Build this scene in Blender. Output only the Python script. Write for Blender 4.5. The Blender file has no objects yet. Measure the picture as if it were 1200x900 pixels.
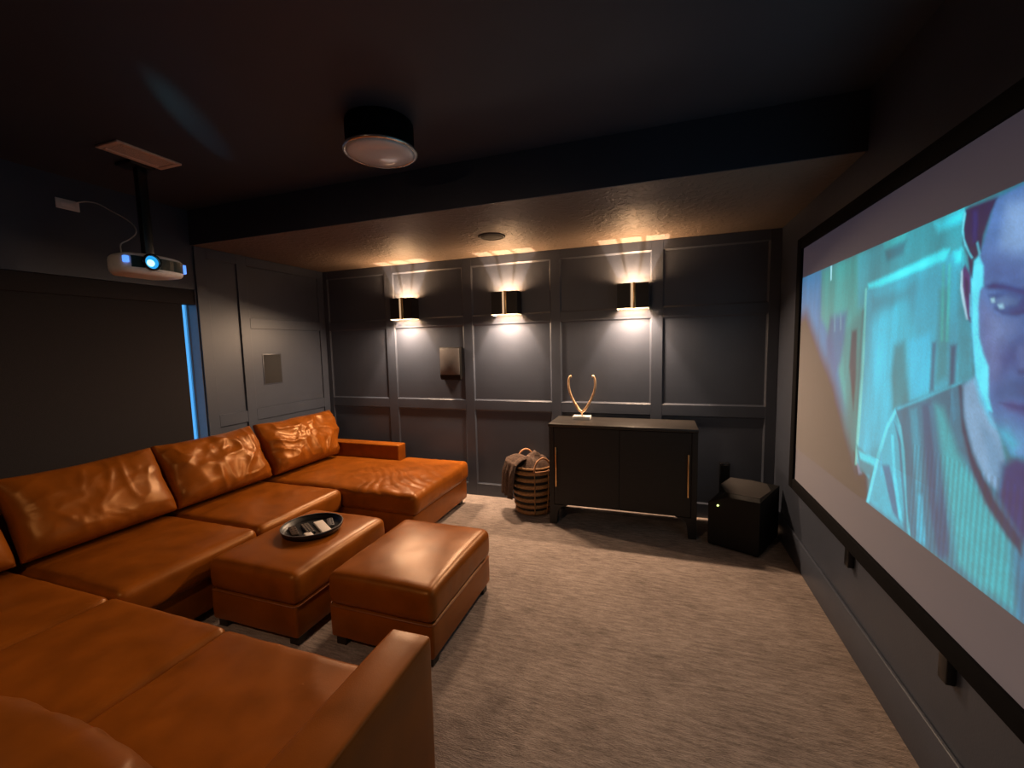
import bpy, bmesh, math, random
import numpy as np
from mathutils import Vector, Matrix, noise
random.seed(7)
SC = bpy.context.scene
COL = SC.collection

# ------------------------------------------------------------------ camera, world, exposure
cam_data = bpy.data.cameras.new('camera')
cam_data.sensor_fit = 'HORIZONTAL'
cam_data.sensor_width = 36.0
cam_data.lens = 497.114 * 36.0 / 1200.0
cam_data.clip_start = 0.02
cam = bpy.data.objects.new('camera', cam_data)
COL.objects.link(cam)
RIGHT = (0.945845, 0.323810, -0.022882)
DOWN = (0.008389, -0.094850, -0.995456)
FWD = (-0.324509, 0.941356, -0.092430)
cam.matrix_world = Matrix(((RIGHT[0], -DOWN[0], -FWD[0], 0.0),
                           (RIGHT[1], -DOWN[1], -FWD[1], 0.0),
                           (RIGHT[2], -DOWN[2], -FWD[2], 1.5),
                           (0, 0, 0, 1)))
SC.camera = cam

world = bpy.data.worlds.new('evening_sky')
SC.world = world
world.use_nodes = True
bg = world.node_tree.nodes['Background']
bg.inputs['Color'].default_value = (0.10, 0.46, 1.0, 1)
bg.inputs['Strength'].default_value = 1.15

SC.view_settings.view_transform = 'Standard'
SC.view_settings.look = 'None'
SC.view_settings.exposure = 0.0
SC.view_settings.gamma = 1.0
SC.view_settings.use_curve_mapping = False

SCONCE_GLOW = 11.0       # W, wide warm glow out of the shade top
SCONCE_UP = 65.0         # W, crisp beam up the wall
SCONCE_DOWN = 29.0       # W, lamp at the lower opening
SCONCE_BEAM = 90.0       # W, crisp beam down the wall
ADDED_LIGHT = 42.0         # W, added unseen spots that light the near end of the room
PICTURE_GAIN = 1.0

# ------------------------------------------------------------------ materials
def lin(c):
    def f(v):
        v = v / 255.0
        return v / 12.92 if v <= 0.04045 else ((v + 0.055) / 1.055) ** 2.4
    return (f(c[0]), f(c[1]), f(c[2]), 1.0)

def mat(name, col, rough=0.5, metal=0.0, noise_scale=None, noise_amt=0.15, bump=0.0, bump_scale=80.0,
        stretch=(1, 1, 1), spec=0.5, emit=None, emit_strength=0.0, rough_var=0.0, coat=0.0, tint=None):
    m = bpy.data.materials.new(name)
    m.use_nodes = True
    nt = m.node_tree
    b = nt.nodes['Principled BSDF']
    b.inputs['Base Color'].default_value = (*col[:3], 1)
    b.inputs['Roughness'].default_value = rough
    b.inputs['Metallic'].default_value = metal
    b.inputs['Specular IOR Level'].default_value = spec
    b.inputs['Coat Weight'].default_value = coat
    if tint:
        b.inputs['Specular Tint'].default_value = (*tint, 1)
    if emit:
        b.inputs['Emission Color'].default_value = (*emit[:3], 1)
        b.inputs['Emission Strength'].default_value = emit_strength
    tc = nt.nodes.new('ShaderNodeTexCoord')
    mp = nt.nodes.new('ShaderNodeMapping')
    mp.inputs['Scale'].default_value = stretch
    nt.links.new(tc.outputs['Object'], mp.inputs['Vector'])
    if noise_scale:
        n = nt.nodes.new('ShaderNodeTexNoise')
        n.inputs['Scale'].default_value = noise_scale
        n.inputs['Detail'].default_value = 6
        nt.links.new(mp.outputs['Vector'], n.inputs['Vector'])
        r = nt.nodes.new('ShaderNodeValToRGB')
        lo = [max(0, c * (1 - noise_amt)) for c in col[:3]]
        hi = [min(1, c * (1 + noise_amt)) for c in col[:3]]
        r.color_ramp.elements[0].position = 0.3
        r.color_ramp.elements[1].position = 0.7
        r.color_ramp.elements[0].color = (*lo, 1)
        r.color_ramp.elements[1].color = (*hi, 1)
        nt.links.new(n.outputs['Fac'], r.inputs['Fac'])
        nt.links.new(r.outputs['Color'], b.inputs['Base Color'])
        if rough_var:
            mr = nt.nodes.new('ShaderNodeMapRange')
            mr.inputs['To Min'].default_value = rough - rough_var
            mr.inputs['To Max'].default_value = rough + rough_var
            nt.links.new(n.outputs['Fac'], mr.inputs['Value'])
            nt.links.new(mr.outputs['Result'], b.inputs['Roughness'])
    if bump:
        n2 = nt.nodes.new('ShaderNodeTexNoise')
        n2.inputs['Scale'].default_value = bump_scale
        n2.inputs['Detail'].default_value = 4
        nt.links.new(mp.outputs['Vector'], n2.inputs['Vector'])
        bp = nt.nodes.new('ShaderNodeBump')
        bp.inputs['Strength'].default_value = bump
        bp.inputs['Distance'].default_value = 0.01
        nt.links.new(n2.outputs['Fac'], bp.inputs['Height'])
        nt.links.new(bp.outputs['Normal'], b.inputs['Normal'])
    return m

M = {}
M['wall'] = mat('wall_paint', (0.052, 0.063, 0.090), 0.42, noise_scale=5, noise_amt=0.06, bump=0.05, bump_scale=140)
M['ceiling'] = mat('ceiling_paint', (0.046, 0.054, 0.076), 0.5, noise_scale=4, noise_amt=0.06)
M['leather'] = mat('cognac_leather', (0.222, 0.060, 0.0050), 0.35, tint=(1.0, 0.58, 0.24), noise_scale=7, noise_amt=0.20, bump=0.06, bump_scale=320, rough_var=0.07)
M['leather_shaded'] = mat('cognac_leather_shaded', (0.20, 0.055, 0.0055), 0.40, tint=(1.0, 0.58, 0.24), noise_scale=7, noise_amt=0.20, bump=0.06, bump_scale=320)  # darker copy of the sofa leather, shade put into its colour
M['black_wood'] = mat('black_stained_wood', (0.0065, 0.0068, 0.0080), 0.5, noise_scale=12, noise_amt=0.3, stretch=(1, 8, 8))
M['console_top'] = mat('console_top_wood', (0.022, 0.019, 0.017), 0.38, noise_scale=10, noise_amt=0.3, stretch=(1, 9, 9))
M['foot'] = mat('dark_foot_wood', (0.012, 0.008, 0.006), 0.5, noise_scale=20)
M['gold'] = mat('brushed_brass', (0.80, 0.52, 0.24), 0.32, 1.0, noise_scale=60, noise_amt=0.1)
M['gold_leaf'] = mat('hammered_gold', (0.78, 0.54, 0.32), 0.38, 0.9, noise_scale=40, noise_amt=0.2, bump=0.5, bump_scale=120)
M['marble'] = mat('white_marble', (0.72, 0.70, 0.67), 0.3, noise_scale=14, noise_amt=0.12)
M['shade'] = mat('black_metal_shade', (0.012, 0.011, 0.011), 0.45, noise_scale=30, noise_amt=0.1)
M['shade_in'] = mat('shade_gold_lining', (0.75, 0.55, 0.34), 0.5, 0.0, noise_scale=30, noise_amt=0.05)
M['lamp'] = mat('sconce_diffuser', (0.9, 0.85, 0.8), 0.5, emit=(1.0, 0.72, 0.42), emit_strength=2.0, noise_scale=10, noise_amt=0.02)
M['strip'] = mat('sconce_bar_glow', (0.9, 0.8, 0.7), 0.5, emit=(1.0, 0.66, 0.36), emit_strength=0.55, noise_scale=10, noise_amt=0.02)  # glow put in for lamplight on the brass bar's bright half
M['black_plastic'] = mat('black_plastic', (0.008, 0.008, 0.009), 0.35, noise_scale=40, noise_amt=0.15)
M['black_matte'] = mat('black_velvet_frame', (0.004, 0.004, 0.005), 0.9, noise_scale=40, noise_amt=0.2, spec=0.1)
M['black_gloss'] = mat('black_gloss', (0.006, 0.006, 0.007), 0.12, noise_scale=40, noise_amt=0.1)
M['sub_side'] = mat('subwoofer_black_ash', (0.0055, 0.0055, 0.006), 0.6, noise_scale=40, noise_amt=0.2, spec=0.25)
M['sub_top'] = mat('subwoofer_satin_top', (0.040, 0.036, 0.034), 0.45, noise_scale=20, noise_amt=0.06)
M['grey_plastic'] = mat('grey_speaker_plastic', (0.12, 0.115, 0.118), 0.45, noise_scale=40, noise_amt=0.05)
M['grille'] = mat('grey_speaker_grille', (0.022, 0.022, 0.023), 0.8, noise_scale=300, noise_amt=0.3)
M['ceil_grille'] = mat('dark_ceiling_grille', (0.06, 0.055, 0.05), 0.6, noise_scale=300, noise_amt=0.3)
M['vent'] = mat('tan_vent_metal', (0.80, 0.60, 0.48), 0.5, noise_scale=30, noise_amt=0.05)
M['plate'] = mat('white_outlet_plate', (0.75, 0.74, 0.72), 0.4, noise_scale=30, noise_amt=0.03)
M['cable'] = mat('white_cable', (0.85, 0.84, 0.82), 0.5, noise_scale=30, noise_amt=0.03)
M['proj_body'] = mat('projector_silver_shell', (0.80, 0.80, 0.82), 0.4, noise_scale=30, noise_amt=0.04)
M['proj_front'] = mat('projector_dark_front', (0.02, 0.05, 0.06), 0.15, noise_scale=30, noise_amt=0.04)
M['lens'] = mat('projector_lens_lit', (0.02, 0.1, 0.15), 0.05, emit=(0.03, 0.42, 0.95), emit_strength=0.9, noise_scale=10, noise_amt=0.02)
M['lens_core'] = mat('projector_lens_core', (0.2, 0.5, 0.6), 0.05, emit=(0.35, 0.92, 1.0), emit_strength=2.2, noise_scale=10, noise_amt=0.02)
M['proj_leak'] = mat('projector_lit_vent', (0.1, 0.2, 0.4), 0.3, emit=(0.10, 0.30, 1.0), emit_strength=1.3, noise_scale=90, noise_amt=0.4)
M['led'] = mat('green_led', (0.2, 0.3, 0.1), 0.3, emit=(0.75, 0.9, 0.25), emit_strength=3.0, noise_scale=10, noise_amt=0.02)
M['lens_glass'] = mat('frosted_light_glass', (0.85, 0.85, 0.87), 0.14, noise_scale=8, noise_amt=0.03, coat=0.3)
M['light_rim'] = mat('light_rim_metal', (0.75, 0.72, 0.70), 0.22, 0.9, noise_scale=20, noise_amt=0.05)
M['wicker'] = mat('tan_wicker', (0.36, 0.185, 0.070), 0.6, noise_scale=60, noise_amt=0.4, bump=0.6, bump_scale=90, stretch=(1, 1, 3))
M['wicker_dark'] = mat('black_wicker', (0.012, 0.009, 0.007), 0.7, noise_scale=60, noise_amt=0.4, bump=0.5, bump_scale=90)
M['rope'] = mat('rope_handle', (0.48, 0.235, 0.11), 0.6, noise_scale=70, noise_amt=0.2, bump=0.5, bump_scale=150)
M['throw'] = mat('taupe_knit_throw', (0.110, 0.074, 0.058), 0.9, noise_scale=50, noise_amt=0.35, bump=0.9, bump_scale=120, spec=0.15)
M['tray'] = mat('black_lacquer_tray', (0.006, 0.006, 0.007), 0.36, noise_scale=20, noise_amt=0.1)
M['remote_white'] = mat('white_remote_plastic', (0.72, 0.66, 0.60), 0.4, noise_scale=20, noise_amt=0.03)
M['button'] = mat('grey_remote_buttons', (0.35, 0.30, 0.25), 0.4, noise_scale=20, noise_amt=0.05)
M['case'] = mat('brown_remote_shell', (0.05, 0.03, 0.018), 0.35, noise_scale=20, noise_amt=0.1)
M['blind'] = mat('blackout_shade_fabric', (0.024, 0.021, 0.023), 0.85, noise_scale=200, noise_amt=0.15, bump=0.2, bump_scale=300, spec=0.2)
M['sash'] = mat('window_sash_paint', (0.45, 0.46, 0.48), 0.4, noise_scale=20, noise_amt=0.04)
M['thread'] = mat('leather_seam', (0.25, 0.075, 0.018), 0.5, noise_scale=40, noise_amt=0.1)

def carpet_material():
    m = bpy.data.materials.new('taupe_loop_carpet')
    m.use_nodes = True
    nt = m.node_tree
    b = nt.nodes['Principled BSDF']
    b.inputs['Roughness'].default_value = 0.95
    b.inputs['Specular IOR Level'].default_value = 0.1
    tc = nt.nodes.new('ShaderNodeTexCoord')
    def nz(scale, st, detail=5):
        mp = nt.nodes.new('ShaderNodeMapping')
        mp.inputs['Scale'].default_value = st
        mp.inputs['Rotation'].default_value = (0, 0, 0.03)
        nt.links.new(tc.outputs['Object'], mp.inputs['Vector'])
        n = nt.nodes.new('ShaderNodeTexNoise')
        n.inputs['Scale'].default_value = scale
        n.inputs['Detail'].default_value = detail
        n.inputs['Roughness'].default_value = 0.65
        nt.links.new(mp.outputs['Vector'], n.inputs['Vector'])
        return n
    streak = nz(11, (1, 5.5, 1))
    fine = nz(60, (1, 3.5, 1), 3)
    patch = nz(2.2, (1, 1, 1), 3)
    def mix(a, bb, f):
        mx = nt.nodes.new('ShaderNodeMix')
        mx.data_type = 'FLOAT'
        mx.inputs['Factor'].default_value = f
        nt.links.new(a, mx.inputs['A'])
        nt.links.new(bb, mx.inputs['B'])
        return mx.outputs['Result']
    h = mix(mix(streak.outputs['Fac'], fine.outputs['Fac'], 0.35), patch.outputs['Fac'], 0.25)
    r = nt.nodes.new('ShaderNodeValToRGB')
    r.color_ramp.elements[0].position = 0.39
    r.color_ramp.elements[1].position = 0.61
    r.color_ramp.elements[0].color = (0.170, 0.137, 0.122, 1)
    r.color_ramp.elements[1].color = (0.42, 0.345, 0.302, 1)
    nt.links.new(h, r.inputs['Fac'])
    nt.links.new(r.outputs['Color'], b.inputs['Base Color'])
    bp = nt.nodes.new('ShaderNodeBump')
    bp.inputs['Strength'].default_value = 0.9
    bp.inputs['Distance'].default_value = 0.012
    nt.links.new(mix(streak.outputs['Fac'], fine.outputs['Fac'], 0.6), bp.inputs['Height'])
    nt.links.new(bp.outputs['Normal'], b.inputs['Normal'])
    return m
M['carpet'] = carpet_material()

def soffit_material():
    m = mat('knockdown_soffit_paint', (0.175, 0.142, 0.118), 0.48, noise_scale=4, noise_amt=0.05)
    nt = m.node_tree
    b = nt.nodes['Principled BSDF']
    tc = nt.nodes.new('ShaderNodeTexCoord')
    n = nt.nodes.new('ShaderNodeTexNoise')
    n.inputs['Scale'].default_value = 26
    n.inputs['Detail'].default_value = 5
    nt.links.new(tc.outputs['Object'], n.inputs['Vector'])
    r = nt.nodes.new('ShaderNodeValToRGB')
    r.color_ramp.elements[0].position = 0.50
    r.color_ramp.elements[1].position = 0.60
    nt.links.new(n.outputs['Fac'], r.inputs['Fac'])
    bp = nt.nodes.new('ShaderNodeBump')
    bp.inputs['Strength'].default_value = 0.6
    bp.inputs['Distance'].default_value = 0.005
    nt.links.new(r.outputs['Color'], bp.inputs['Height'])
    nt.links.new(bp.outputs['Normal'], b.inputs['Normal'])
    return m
M['soffit'] = soffit_material()

def glass_material():
    m = bpy.data.materials.new('window_glass')
    m.use_nodes = True
    nt = m.node_tree
    nt.nodes.clear()
    out = nt.nodes.new('ShaderNodeOutputMaterial')
    t = nt.nodes.new('ShaderNodeBsdfTransparent')
    t.inputs['Color'].default_value = (0.95, 0.97, 0.98, 1)
    g = nt.nodes.new('ShaderNodeBsdfGlossy')
    g.inputs['Roughness'].default_value = 0.03
    fr = nt.nodes.new('ShaderNodeFresnel')
    fr.inputs['IOR'].default_value = 1.45
    mx = nt.nodes.new('ShaderNodeMixShader')
    nt.links.new(fr.outputs['Fac'], mx.inputs['Fac'])
    nt.links.new(t.outputs[0], mx.inputs[1])
    nt.links.new(g.outputs[0], mx.inputs[2])
    nt.links.new(mx.outputs[0], out.inputs['Surface'])
    return m
M['glass'] = glass_material()

def screen_material(name, with_picture):
    m = bpy.data.materials.new(name)
    m.use_nodes = True
    nt = m.node_tree
    b = nt.nodes['Principled BSDF']
    b.inputs['Base Color'].default_value = (0.255, 0.255, 0.27, 1)
    b.inputs['Roughness'].default_value = 0.85
    b.inputs['Specular IOR Level'].default_value = 0.15
    if with_picture:
        a = nt.nodes.new('ShaderNodeVertexColor')
        a.layer_name = 'picture'
        nt.links.new(a.outputs['Color'], b.inputs['Emission Color'])
        b.inputs['Emission Strength'].default_value = PICTURE_GAIN
    else:
        b.inputs['Emission Color'].default_value = (0.009, 0.012, 0.026, 1)
        b.inputs['Emission Strength'].default_value = 1.0
    return m
M['screen'] = screen_material('white_projection_fabric', False)
M['picture'] = screen_material('projected_film_picture', True)

# ------------------------------------------------------------------ mesh helpers
class MB:
    def __init__(self):
        self.v = []
        self.f = []
        self.smooth = []
    def add(self, vs, fs, smooth=False):
        o = len(self.v)
        self.v += [tuple(p) for p in vs]
        self.f += [tuple(i + o for i in q) for q in fs]
        self.smooth += [smooth] * len(fs)
        return self
    def box(self, x0, x1, y0, y1, z0, z1, bevel=0.0, seg=2, mtx=None):
        bm = bmesh.new()
        bmesh.ops.create_cube(bm, size=1.0)
        sx, sy, sz = x1 - x0, y1 - y0, z1 - z0
        for p in bm.verts:
            p.co = Vector((p.co.x * sx + (x0 + x1) / 2, p.co.y * sy + (y0 + y1) / 2, p.co.z * sz + (z0 + z1) / 2))
        if bevel > 0:
            bmesh.ops.bevel(bm, geom=list(bm.edges), offset=min(bevel, 0.49 * min(abs(sx), abs(sy), abs(sz))),
                            segments=seg, profile=0.5, affect='EDGES')
        if mtx:
            bm.transform(mtx)
        bm.verts.index_update()
        self.add([p.co for p in bm.verts], [[q.index for q in fc.verts] for fc in bm.faces], bevel > 0 and seg > 1)
        bm.free()
        return self
    def lathe(self, profile, center=(0, 0, 0), n=32, axis='Z', close=False, smooth=True):
        """profile: list of (r, h); revolves about axis through center"""
        vs, fs = [], []
        for r, h in profile:
            for k in range(n):
                a = 2 * math.pi * k / n
                c, s = r * math.cos(a), r * math.sin(a)
                p = (c, s, h) if axis == 'Z' else ((h, c, s) if axis == 'X' else (c, h, s))
                vs.append((p[0] + center[0], p[1] + center[1], p[2] + center[2]))
        m = len(profile)
        rng = m if close else m - 1
        for i in range(rng):
            j = (i + 1) % m
            for k in range(n):
                k2 = (k + 1) % n
                fs.append((i * n + k, i * n + k2, j * n + k2, j * n + k))
        if not close:
            if profile[0][0] > 1e-6:
                fs.append(tuple(range(n - 1, -1, -1)))
            if profile[-1][0] > 1e-6:
                fs.append(tuple((m - 1) * n + k for k in range(n)))
        return self.add(vs, fs, smooth)
    def tube(self, pts, r, n=8, closed=False):
        pts = [Vector(p) for p in pts]
        m = len(pts)
        rs = r if isinstance(r, (list, tuple)) else [r] * m
        vs, fs = [], []
        ref = Vector((0.31, 0.22, 0.93)).normalized()
        for i, p in enumerate(pts):
            a = pts[(i - 1) % m] if (closed or i > 0) else p
            b = pts[(i + 1) % m] if (closed or i < m - 1) else p
            d = (b - a)
            d = d.normalized() if d.length > 1e-9 else Vector((0, 0, 1))
            s = d.cross(ref)
            if s.length < 1e-3:
                s = d.cross(Vector((1, 0, 0)))
            s.normalize()
            t = s.cross(d)
            for k in range(n):
                q = 2 * math.pi * k / n
                vs.append(p + (s * math.cos(q) + t * math.sin(q)) * rs[i])
        for i in range(m if closed else m - 1):
            j = (i + 1) % m
            for k in range(n):
                k2 = (k + 1) % n
                fs.append((i * n + k, i * n + k2, j * n + k2, j * n + k))
        if not closed:
            fs.append(tuple(range(n - 1, -1, -1)))
            fs.append(tuple((m - 1) * n + k for k in range(n)))
        return self.add(vs, fs, True)
    def prism(self, poly, z0, z1):
        n = len(poly)
        vs = [(x, y, z0) for x, y in poly] + [(x, y, z1) for x, y in poly]
        fs = [tuple(range(n - 1, -1, -1)), tuple(range(n, 2 * n))]
        for i in range(n):
            j = (i + 1) % n
            fs.append((i, j, n + j, n + i))
        return self.add(vs, fs)
    def build(self, name, material, parent=None, recalc=True, loc=None):
        me = bpy.data.meshes.new(name)
        me.from_pydata(self.v, [], self.f)
        me.polygons.foreach_set('use_smooth', self.smooth)
        if recalc:
            bm = bmesh.new()
            bm.from_mesh(me)
            bmesh.ops.recalc_face_normals(bm, faces=bm.faces)
            bm.to_mesh(me)
            bm.free()
        me.materials.append(material)
        me.update()
        o = bpy.data.objects.new(name, me)
        COL.objects.link(o)
        if parent:
            o.parent = parent
            # meshes are written in world coordinates: undo the parent's place
            inv = parent_world(parent).inverted()
            o.matrix_parent_inverse = Matrix.Identity(4)
            o.matrix_local = inv
        return o

def parent_world(o):
    m = o.matrix_basis.copy()
    while o.parent:
        o = o.parent
        m = o.matrix_basis @ m
    return m

def thing(name, loc, label, cat, group=None, rz=0.0):
    o = bpy.data.objects.new(name, None)
    o.empty_display_size = 0.1
    o.location = loc
    o.rotation_euler = (0, 0, rz)
    COL.objects.link(o)
    o['label'] = label
    o['category'] = cat
    if group:
        o['group'] = group
    return o

def tag(o, label, cat, group=None):
    o['label'] = label
    o['category'] = cat
    if group:
        o['group'] = group
    return o

def struct(o):
    o['kind'] = 'structure'
    return o

def copy_tree(o, parent=None):
    c = o.copy()
    COL.objects.link(c)
    if parent:
        c.parent = parent
    for ch in list(o.children):
        copy_tree(ch, c)
    return c

def area(name, loc, size, power, color, direction, parent=None, size_y=None, spread=math.pi):
    d = bpy.data.lights.new(name, 'AREA')
    d.energy = power
    d.color = color
    d.shape = 'RECTANGLE' if size_y else 'SQUARE'
    d.size = size
    if size_y:
        d.size_y = size_y
    d.spread = spread
    o = bpy.data.objects.new(name, d)
    o.rotation_euler = Vector(direction).to_track_quat('-Z', 'Y').to_euler()
    COL.objects.link(o)
    o.location = loc
    if parent:
        o.parent = parent
        o.location = Vector(loc) - Vector(parent.location)
    return o

def spot(name, loc, direction, power, color, angle, blend, radius, parent=None):
    d = bpy.data.lights.new(name, 'SPOT')
    d.energy = power
    d.color = color
    d.spot_size = angle
    d.spot_blend = blend
    d.shadow_soft_size = radius
    o = bpy.data.objects.new(name, d)
    o.rotation_euler = Vector(direction).to_track_quat('-Z', 'Y').to_euler()
    COL.objects.link(o)
    o.location = loc
    if parent:
        o.parent = parent
        o.location = Vector(loc) - Vector(parent.location)
    return o

def nz(p, s, seed=0.0):
    return noise.noise(Vector((p[0] * s + seed, p[1] * s - seed * 0.7, p[2] * s + seed * 1.3)))

def ridge(p, s, seed, warp=0.5, power=5):
    q = (p[0] + warp * nz(p, s * 0.5, seed + 9) / s, p[1] + warp * nz(p, s * 0.5, seed + 23) / s, p[2] + warp * nz(p, s * 0.5, seed + 41) / s)
    return (1.0 - abs(nz(q, s, seed))) ** power

def soft_box(x0, x1, y0, y1, z0, z1, r=0.03, n=14, bulge=0.0, side_bulge=0.0, wrinkle=None, rz=4):
    """rounded upholstery block as a quad grid: crowned top, puffed sides, wrinkle(p, normal) -> offset"""
    h = Vector(((x1 - x0) / 2, (y1 - y0) / 2, (z1 - z0) / 2))
    c = Vector(((x0 + x1) / 2, (y0 + y1) / 2, (z0 + z1) / 2))
    r = min(r, h.x, h.y, h.z)
    def steps(hh, k):
        a = [-hh + r * t for t in (0.0, 0.30, 0.60, 1.0)]
        inner = [-hh + r + (2 * hh - 2 * r) * i / k for i in range(1, k)]
        return a + inner + [-t for t in reversed(a)]
    def count(hh):
        return max(2, int(n * hh / max(h)))
    S = [steps(h[i], count(h[i])) for i in range(3)]
    idx = {}
    vs, fs = [], []
    def vert(p):
        key = tuple(round(t, 6) for t in p)
        if key in idx:
            return idx[key]
        q = Vector(p)
        inn = Vector([max(-(h[i] - r), min(h[i] - r, q[i])) for i in range(3)])
        d = q - inn
        nrm = d.normalized()
        w = inn + nrm * r
        u = (w.x / h.x, w.y / h.y, w.z / h.z)
        if bulge and nrm.z > 0.05:
            w.z += bulge * nrm.z * (1 - abs(u[0]) ** 2.6) * (1 - abs(u[1]) ** 2.6)
        if side_bulge:
            k = (1 - u[2] ** 2)
            w.x += side_bulge * nrm.x * k
            w.y += side_bulge * nrm.y * k
        if wrinkle:
            w += nrm * wrinkle(w + c, nrm, u)
        idx[key] = len(vs)
        vs.append(w + c)
        return idx[key]
    for ax in range(3):
        a, b = (ax + 1) % 3, (ax + 2) % 3
        for sgn in (-1, 1):
            for i in range(len(S[a]) - 1):
                for j in range(len(S[b]) - 1):
                    q = []
                    for (ii, jj) in ((i, j), (i + 1, j), (i + 1, j + 1), (i, j + 1)):
                        p = [0, 0, 0]
                        p[ax] = sgn * h[ax]
                        p[a] = S[a][ii]
                        p[b] = S[b][jj]
                        q.append(vert(p))
                    if sgn < 0:
                        q.reverse()
                    if len(set(q)) == 4:
                        fs.append(q)
    mb = MB()
    mb.add(vs, fs, True)
    return mb

# ------------------------------------------------------------------ room dimensions (metres)
XL, XR, YB, YR = -3.484, 0.889, 3.817, -2.6      # left, right, back wall, rear wall
ZC, ZS, YS = 2.60, 2.335, 2.42                   # ceiling, soffit underside, soffit front

# ------------------------------------------------------------------ large structure
fl = struct(MB().box(XL - 0.2, XR + 0.2, YR - 0.2, YB + 0.2, -0.1, 0.0).build('floor', M['carpet']))
ce = struct(MB().box(XL - 0.2, XR + 0.2, YR - 0.2, YB + 0.2, ZC, ZC + 0.12).build('ceiling', M['ceiling']))
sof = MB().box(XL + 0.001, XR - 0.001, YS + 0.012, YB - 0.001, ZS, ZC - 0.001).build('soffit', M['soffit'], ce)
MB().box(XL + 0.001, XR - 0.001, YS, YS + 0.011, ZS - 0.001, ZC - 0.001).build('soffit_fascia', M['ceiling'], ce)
wb = struct(MB().box(XL - 0.2, XR + 0.2, YB, YB + 0.15, 0.0, ZC).build('wall_back', M['wall']))
wr = struct(MB().box(XR, XR + 0.15, YR - 0.1, YB, 0.0, ZC).build('wall_right', M['wall']))
we = struct(MB().box(XL - 0.2, XR, YR - 0.15, YR, 0.0, ZC).build('wall_rear', M['wall']))
WY0, WY1, WZ0, WZ1 = 0.60, 2.434, 0.60, 1.990    # window opening in the left wall
lw = MB()
lw.box(XL - 0.13, XL, YR, WY0, 0.0, ZC)
lw.box(XL - 0.13, XL, WY1, YB, 0.0, ZC)
lw.box(XL - 0.13, XL, WY0, WY1, WZ1, ZC)
lw.box(XL - 0.13, XL, WY0, WY1, 0.0, WZ0)
wl = struct(lw.build('wall_left', M['wall']))

# board and batten on the back wall: stiles, rails and the little bead inside each opening
TH = 0.014
stiles_x = [(XL + TH, -3.420), (-2.690, -2.585), (-1.800, -1.703), (-0.924, -0.836), (-0.055, 0.037), (0.810, XR - 0.002)]
rails_z = [(0.0, 0.122), (0.870, 0.963), (1.698, 1.782), (2.254, ZS - 0.001)]
for a, b in stiles_x:
    MB().box(a, b, YB - TH, YB - 0.0005, 0.0, ZS - 0.001, 0.002, 1).build('stile', M['wall'], wb)
for a, b in zip(stiles_x[:-1], stiles_x[1:]):
    for z0, z1 in rails_z:
        MB().box(a[1], b[0], YB - TH + 0.0006, YB - 0.0005, z0, z1, 0.002, 1).build('rail', M['wall'], wb)
    for k in range(3):
        x0, x1, z0, z1 = a[1], b[0], rails_z[k][1], rails_z[k + 1][0]
        MB().box(x0 + 0.010, x1 - 0.010, YB - 0.004, YB - 0.0005, z0 + 0.010, z1 - 0.010).build('panel', M['wall'], wb)
        w = 0.011
        bead = MB()
        # chamfered bead: a sloping strip from the rail face down to the panel
        o = [(x0, z0), (x1, z0), (x1, z1), (x0, z1)]
        i = [(x0 + w, z0 + w), (x1 - w, z0 + w), (x1 - w, z1 - w), (x0 + w, z1 - w)]
        vs = [(p[0], YB - TH + 0.003, p[1]) for p in o] + [(p[0], YB - 0.004, p[1]) for p in i] + [(p[0], YB - 0.0005, p[1]) for p in o]
        fs = []
        for q in range(4):
            t = (q + 1) % 4
            fs += [(q, t, 4 + t, 4 + q), (q, 8 + q, 8 + t, t)]
        bead.add(vs, fs)
        bead.build('bead_molding', M['wall'], wb)

# the same boards on the left wall beside the window
ly = [(2.790, 2.883), (3.717, YB - TH - 0.001)]
lz = [(0.0, 0.122), (0.864, 0.966), (1.697, 1.790), (2.250, ZS - 0.001)]
for a, b in ly:
    MB().box(XL + 0.0005, XL + TH, a, b, 0.0, ZS - 0.001, 0.002, 1).build('stile', M['wall'], wl)
MB().box(XL + 0.0005, XL + TH, WY1 + 0.002, 2.53, 0.0, ZS - 0.001, 0.002, 1).build('stile', M['wall'], wl)
for a, b in ((2.53, 2.790), (2.883, 3.717)):
    for z0, z1 in lz:
        if a < 2.6 and z0 > 1.0 and z0 < 2.0:
            continue
        MB().box(XL + 0.0005, XL + TH - 0.0006, a, b, z0, z1, 0.002, 1).build('rail', M['wall'], wl)
    for k in range(3):
        if a < 2.6:
            continue
        MB().box(XL + 0.0005, XL + 0.004, a + 0.006, b - 0.006, lz[k][1] + 0.006, lz[k + 1][0] - 0.006).build('panel', M['wall'], wl)

bb = MB()
bb.box(XR - 0.016, XR - 0.0005, YR + 0.02, YB - TH - 0.001, 0.0, 0.190, 0.004, 2)
struct(bb.build('baseboard_right', M['wall']))
struct(MB().box(XL + 0.0005, XL + 0.016, YR + 0.02, WY1 - 0.01, 0.0, 0.14, 0.004, 2).build('baseboard_left', M['wall']))
struct(MB().box(XL + 0.02, XR - 0.02, YR + 0.0005, YR + 0.016, 0.0, 0.14, 0.004, 2).build('baseboard_rear', M['wall']))

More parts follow.
